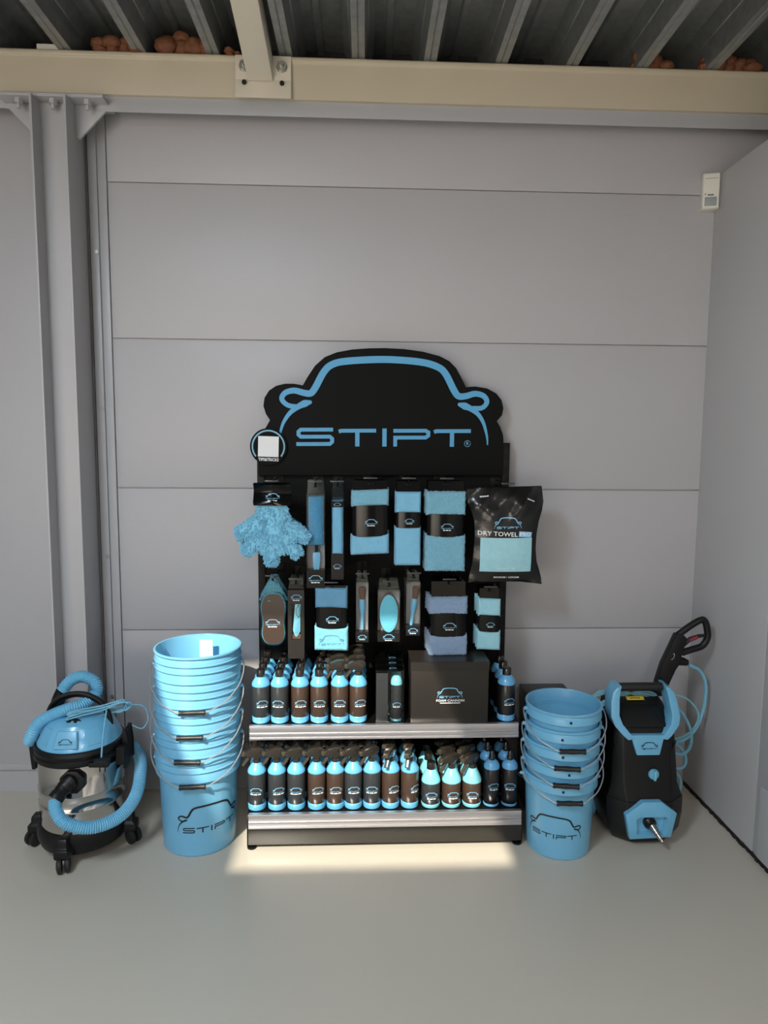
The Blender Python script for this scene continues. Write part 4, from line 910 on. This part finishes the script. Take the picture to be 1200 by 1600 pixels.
for s in (-1, 1):
    M().lathe([(0, -.018), (.045, -.018), (.052, -.012), (.052, .012), (.045, .018), (0, .018)], 24).xf(Matrix.Rotation(PI/2, 4, 'Y')).obj('wheel', m_tool_blue if s < 0 else m_rubber, pw, loc=(s*.150, .09, .0525))
# spray gun
def Gp(a, b): px, py = 920+a/4.105, 950+b/4.105; return (1.222+(px-1025)*.00258, .554+(1068-py)*.00262)
gn = thing('spray_gun', 'black trigger spray gun leaning behind the pressure washer handle', 'spray gun', (1.23, -.25, .50))
def gx(m, name, mt, **kw): m.xf(Matrix.Translation((-1.23, .25, -.50))); return m.obj(name, mt, gn, **kw)
bar = [(415, 560), (425, 470), (458, 350), (540, 158), (580, 158), (612, 188), (578, 288), (582, 330), (545, 390), (500, 500), (490, 560)]
gx(M().prism([Gp(*p) for p in bar], -.268, -.232), 'gun_body', m_black, bevel=.005)
lp = [Gp(*p) for p in [(560, 168), (640, 108), (700, 74), (728, 78), (746, 125), (752, 188), (722, 240), (660, 262), (590, 284)]]
gx(M().tube(spline([(x, -.25, z) for x, z in lp], 5), .0135, 10), 'gun_handle', m_black)
gx(M().tube([(*(lambda q: (q[0], -.25, q[1]))(Gp(*p)),) for p in [(600, 235), (640, 195), (690, 178), (740, 172)]], [.008, .009, .008, .006], 8), 'gun_trigger', m_black2)
gx(M().tube([(*(lambda q: (q[0], -.258, q[1]))(Gp(*p)),) for p in [(632, 200), (680, 180)]], .0075, 8), 'trigger_lock', m_red)
gx(M().tube([(*(lambda q: (q[0], -.25, q[1]))(Gp(*p)),) for p in [(550, 338), (605, 342), (628, 350)]], [.017, .0165, .013], 12), 'hose_socket', m_black)
lg = Gp(520, 300)
gx(put(M(), EMB_S[:3], lambda u, v: (lg[0]+v*.012+u*.004, -.2685, lg[1]+u*.013)), 'car_logo', m_print_white)
hp3 = [(1.352, -.25, .632), (1.372, -.245, .622), (1.410, -.235, .600), (1.440, -.225, .55), (1.447, -.22, .49), (1.442, -.215, .42), (1.415, -.215, .345), (1.37, -.22, .305), (1.315, -.23, .295), (1.27, -.22, .30), (1.265, -.17, .40), (1.30, -.19, .440), (1.345, -.215, .425), (1.385, -.22, .36), (1.40, -.215, .29), (1.385, -.21, .245), (1.345, -.22, .24), (1.29, -.22, .265), (1.262, -.17, .31), (1.30, -.18, .30), (1.36, -.20, .26), (1.385, -.205, .215), (1.375, -.21, .18), (1.335, -.22, .18), (1.285, -.22, .22), (1.26, -.18, .22), (1.31, -.18, .18), (1.365, -.195, .13), (1.372, -.20, .085), (1.35, -.205, .05), (1.31, -.2, .04)]
tag(M().tube(spline(hp3, 7), .0068, 8).obj('pressure_hose', m_cable), 'light blue high pressure hose coiled beside the washer and fixed to the gun', 'hose')
c2 = []
for k in range(4):
    e = .008*k
    c2 += [(.985-e*.6, -.27, .535-e), (.965-e, -.265, .50), (.985, -.265, .468+e*.5), (1.03, -.275, .485+e), (1.08, -.28, .515+e*.8), (1.14, -.285, .535-e), (1.195, -.285, .528-e*1.2), (1.215, -.275, .505), (1.17, -.28, .492+e*.5), (1.11, -.285, .50-e*.3), (1.075, -.28, .512+e), (1.04, -.275, .54-e*.4)]
tag(M().tube(spline(c2, 6), .0042, 6).obj('power_cable', m_cable2), 'pale teal power cable wound around the washer handle', 'cable')
tag(M().tube(spline([(1.265, -.24, .50), (1.31, -.235, .498), (1.365, -.23, .480), (1.412, -.225, .43), (1.418, -.225, .385), (1.385, -.225, .335), (1.33, -.23, .312), (1.265, -.235, .31)], 7), .0042, 6).obj('cable_loop', m_cable2), 'single pale teal cable loop bulging beside the washer', 'cable')

# ================================================================== MOTION SENSOR
ms = thing('motion_sensor', 'ivory motion sensor high in the corner beside the partition', 'sensor', (1.446, -.03, 2.543), -.25)
hx, hz = .0335, .071
M().loft([[(-hx, .03, -hz), (hx, .03, -hz), (hx, .03, hz), (-hx, .03, hz)], [(-hx, -.012, -hz), (hx, -.012, -hz), (hx, -.012, hz), (-hx, -.012, hz)], [(-hx+.004, -.022, -hz+.006), (hx-.004, -.022, -hz+.006), (hx-.004, -.018, hz-.005), (-hx+.004, -.018, hz-.005)]]).obj('housing', m_sensor, ms, bevel=.004)
M().box(-.024, .022, -.0245, -.018, -.062, -.027).obj('lens', m_lens, ms, bevel=.002)
M().box(-.026, .024, -.0205, -.016, .046, .0475).obj('cover_seam', m_lens, ms)
put(M(), words(0, 0, .022, .005, 3), flat(-.002, -.0235, -.019, 1)).obj('printed_mark', m_print_dark, ms)
put(M(), words(0, 0, .006, .003, 1), flat(-.022, -.0235, -.015, 1)).obj('indicator', m_print_dark, ms)
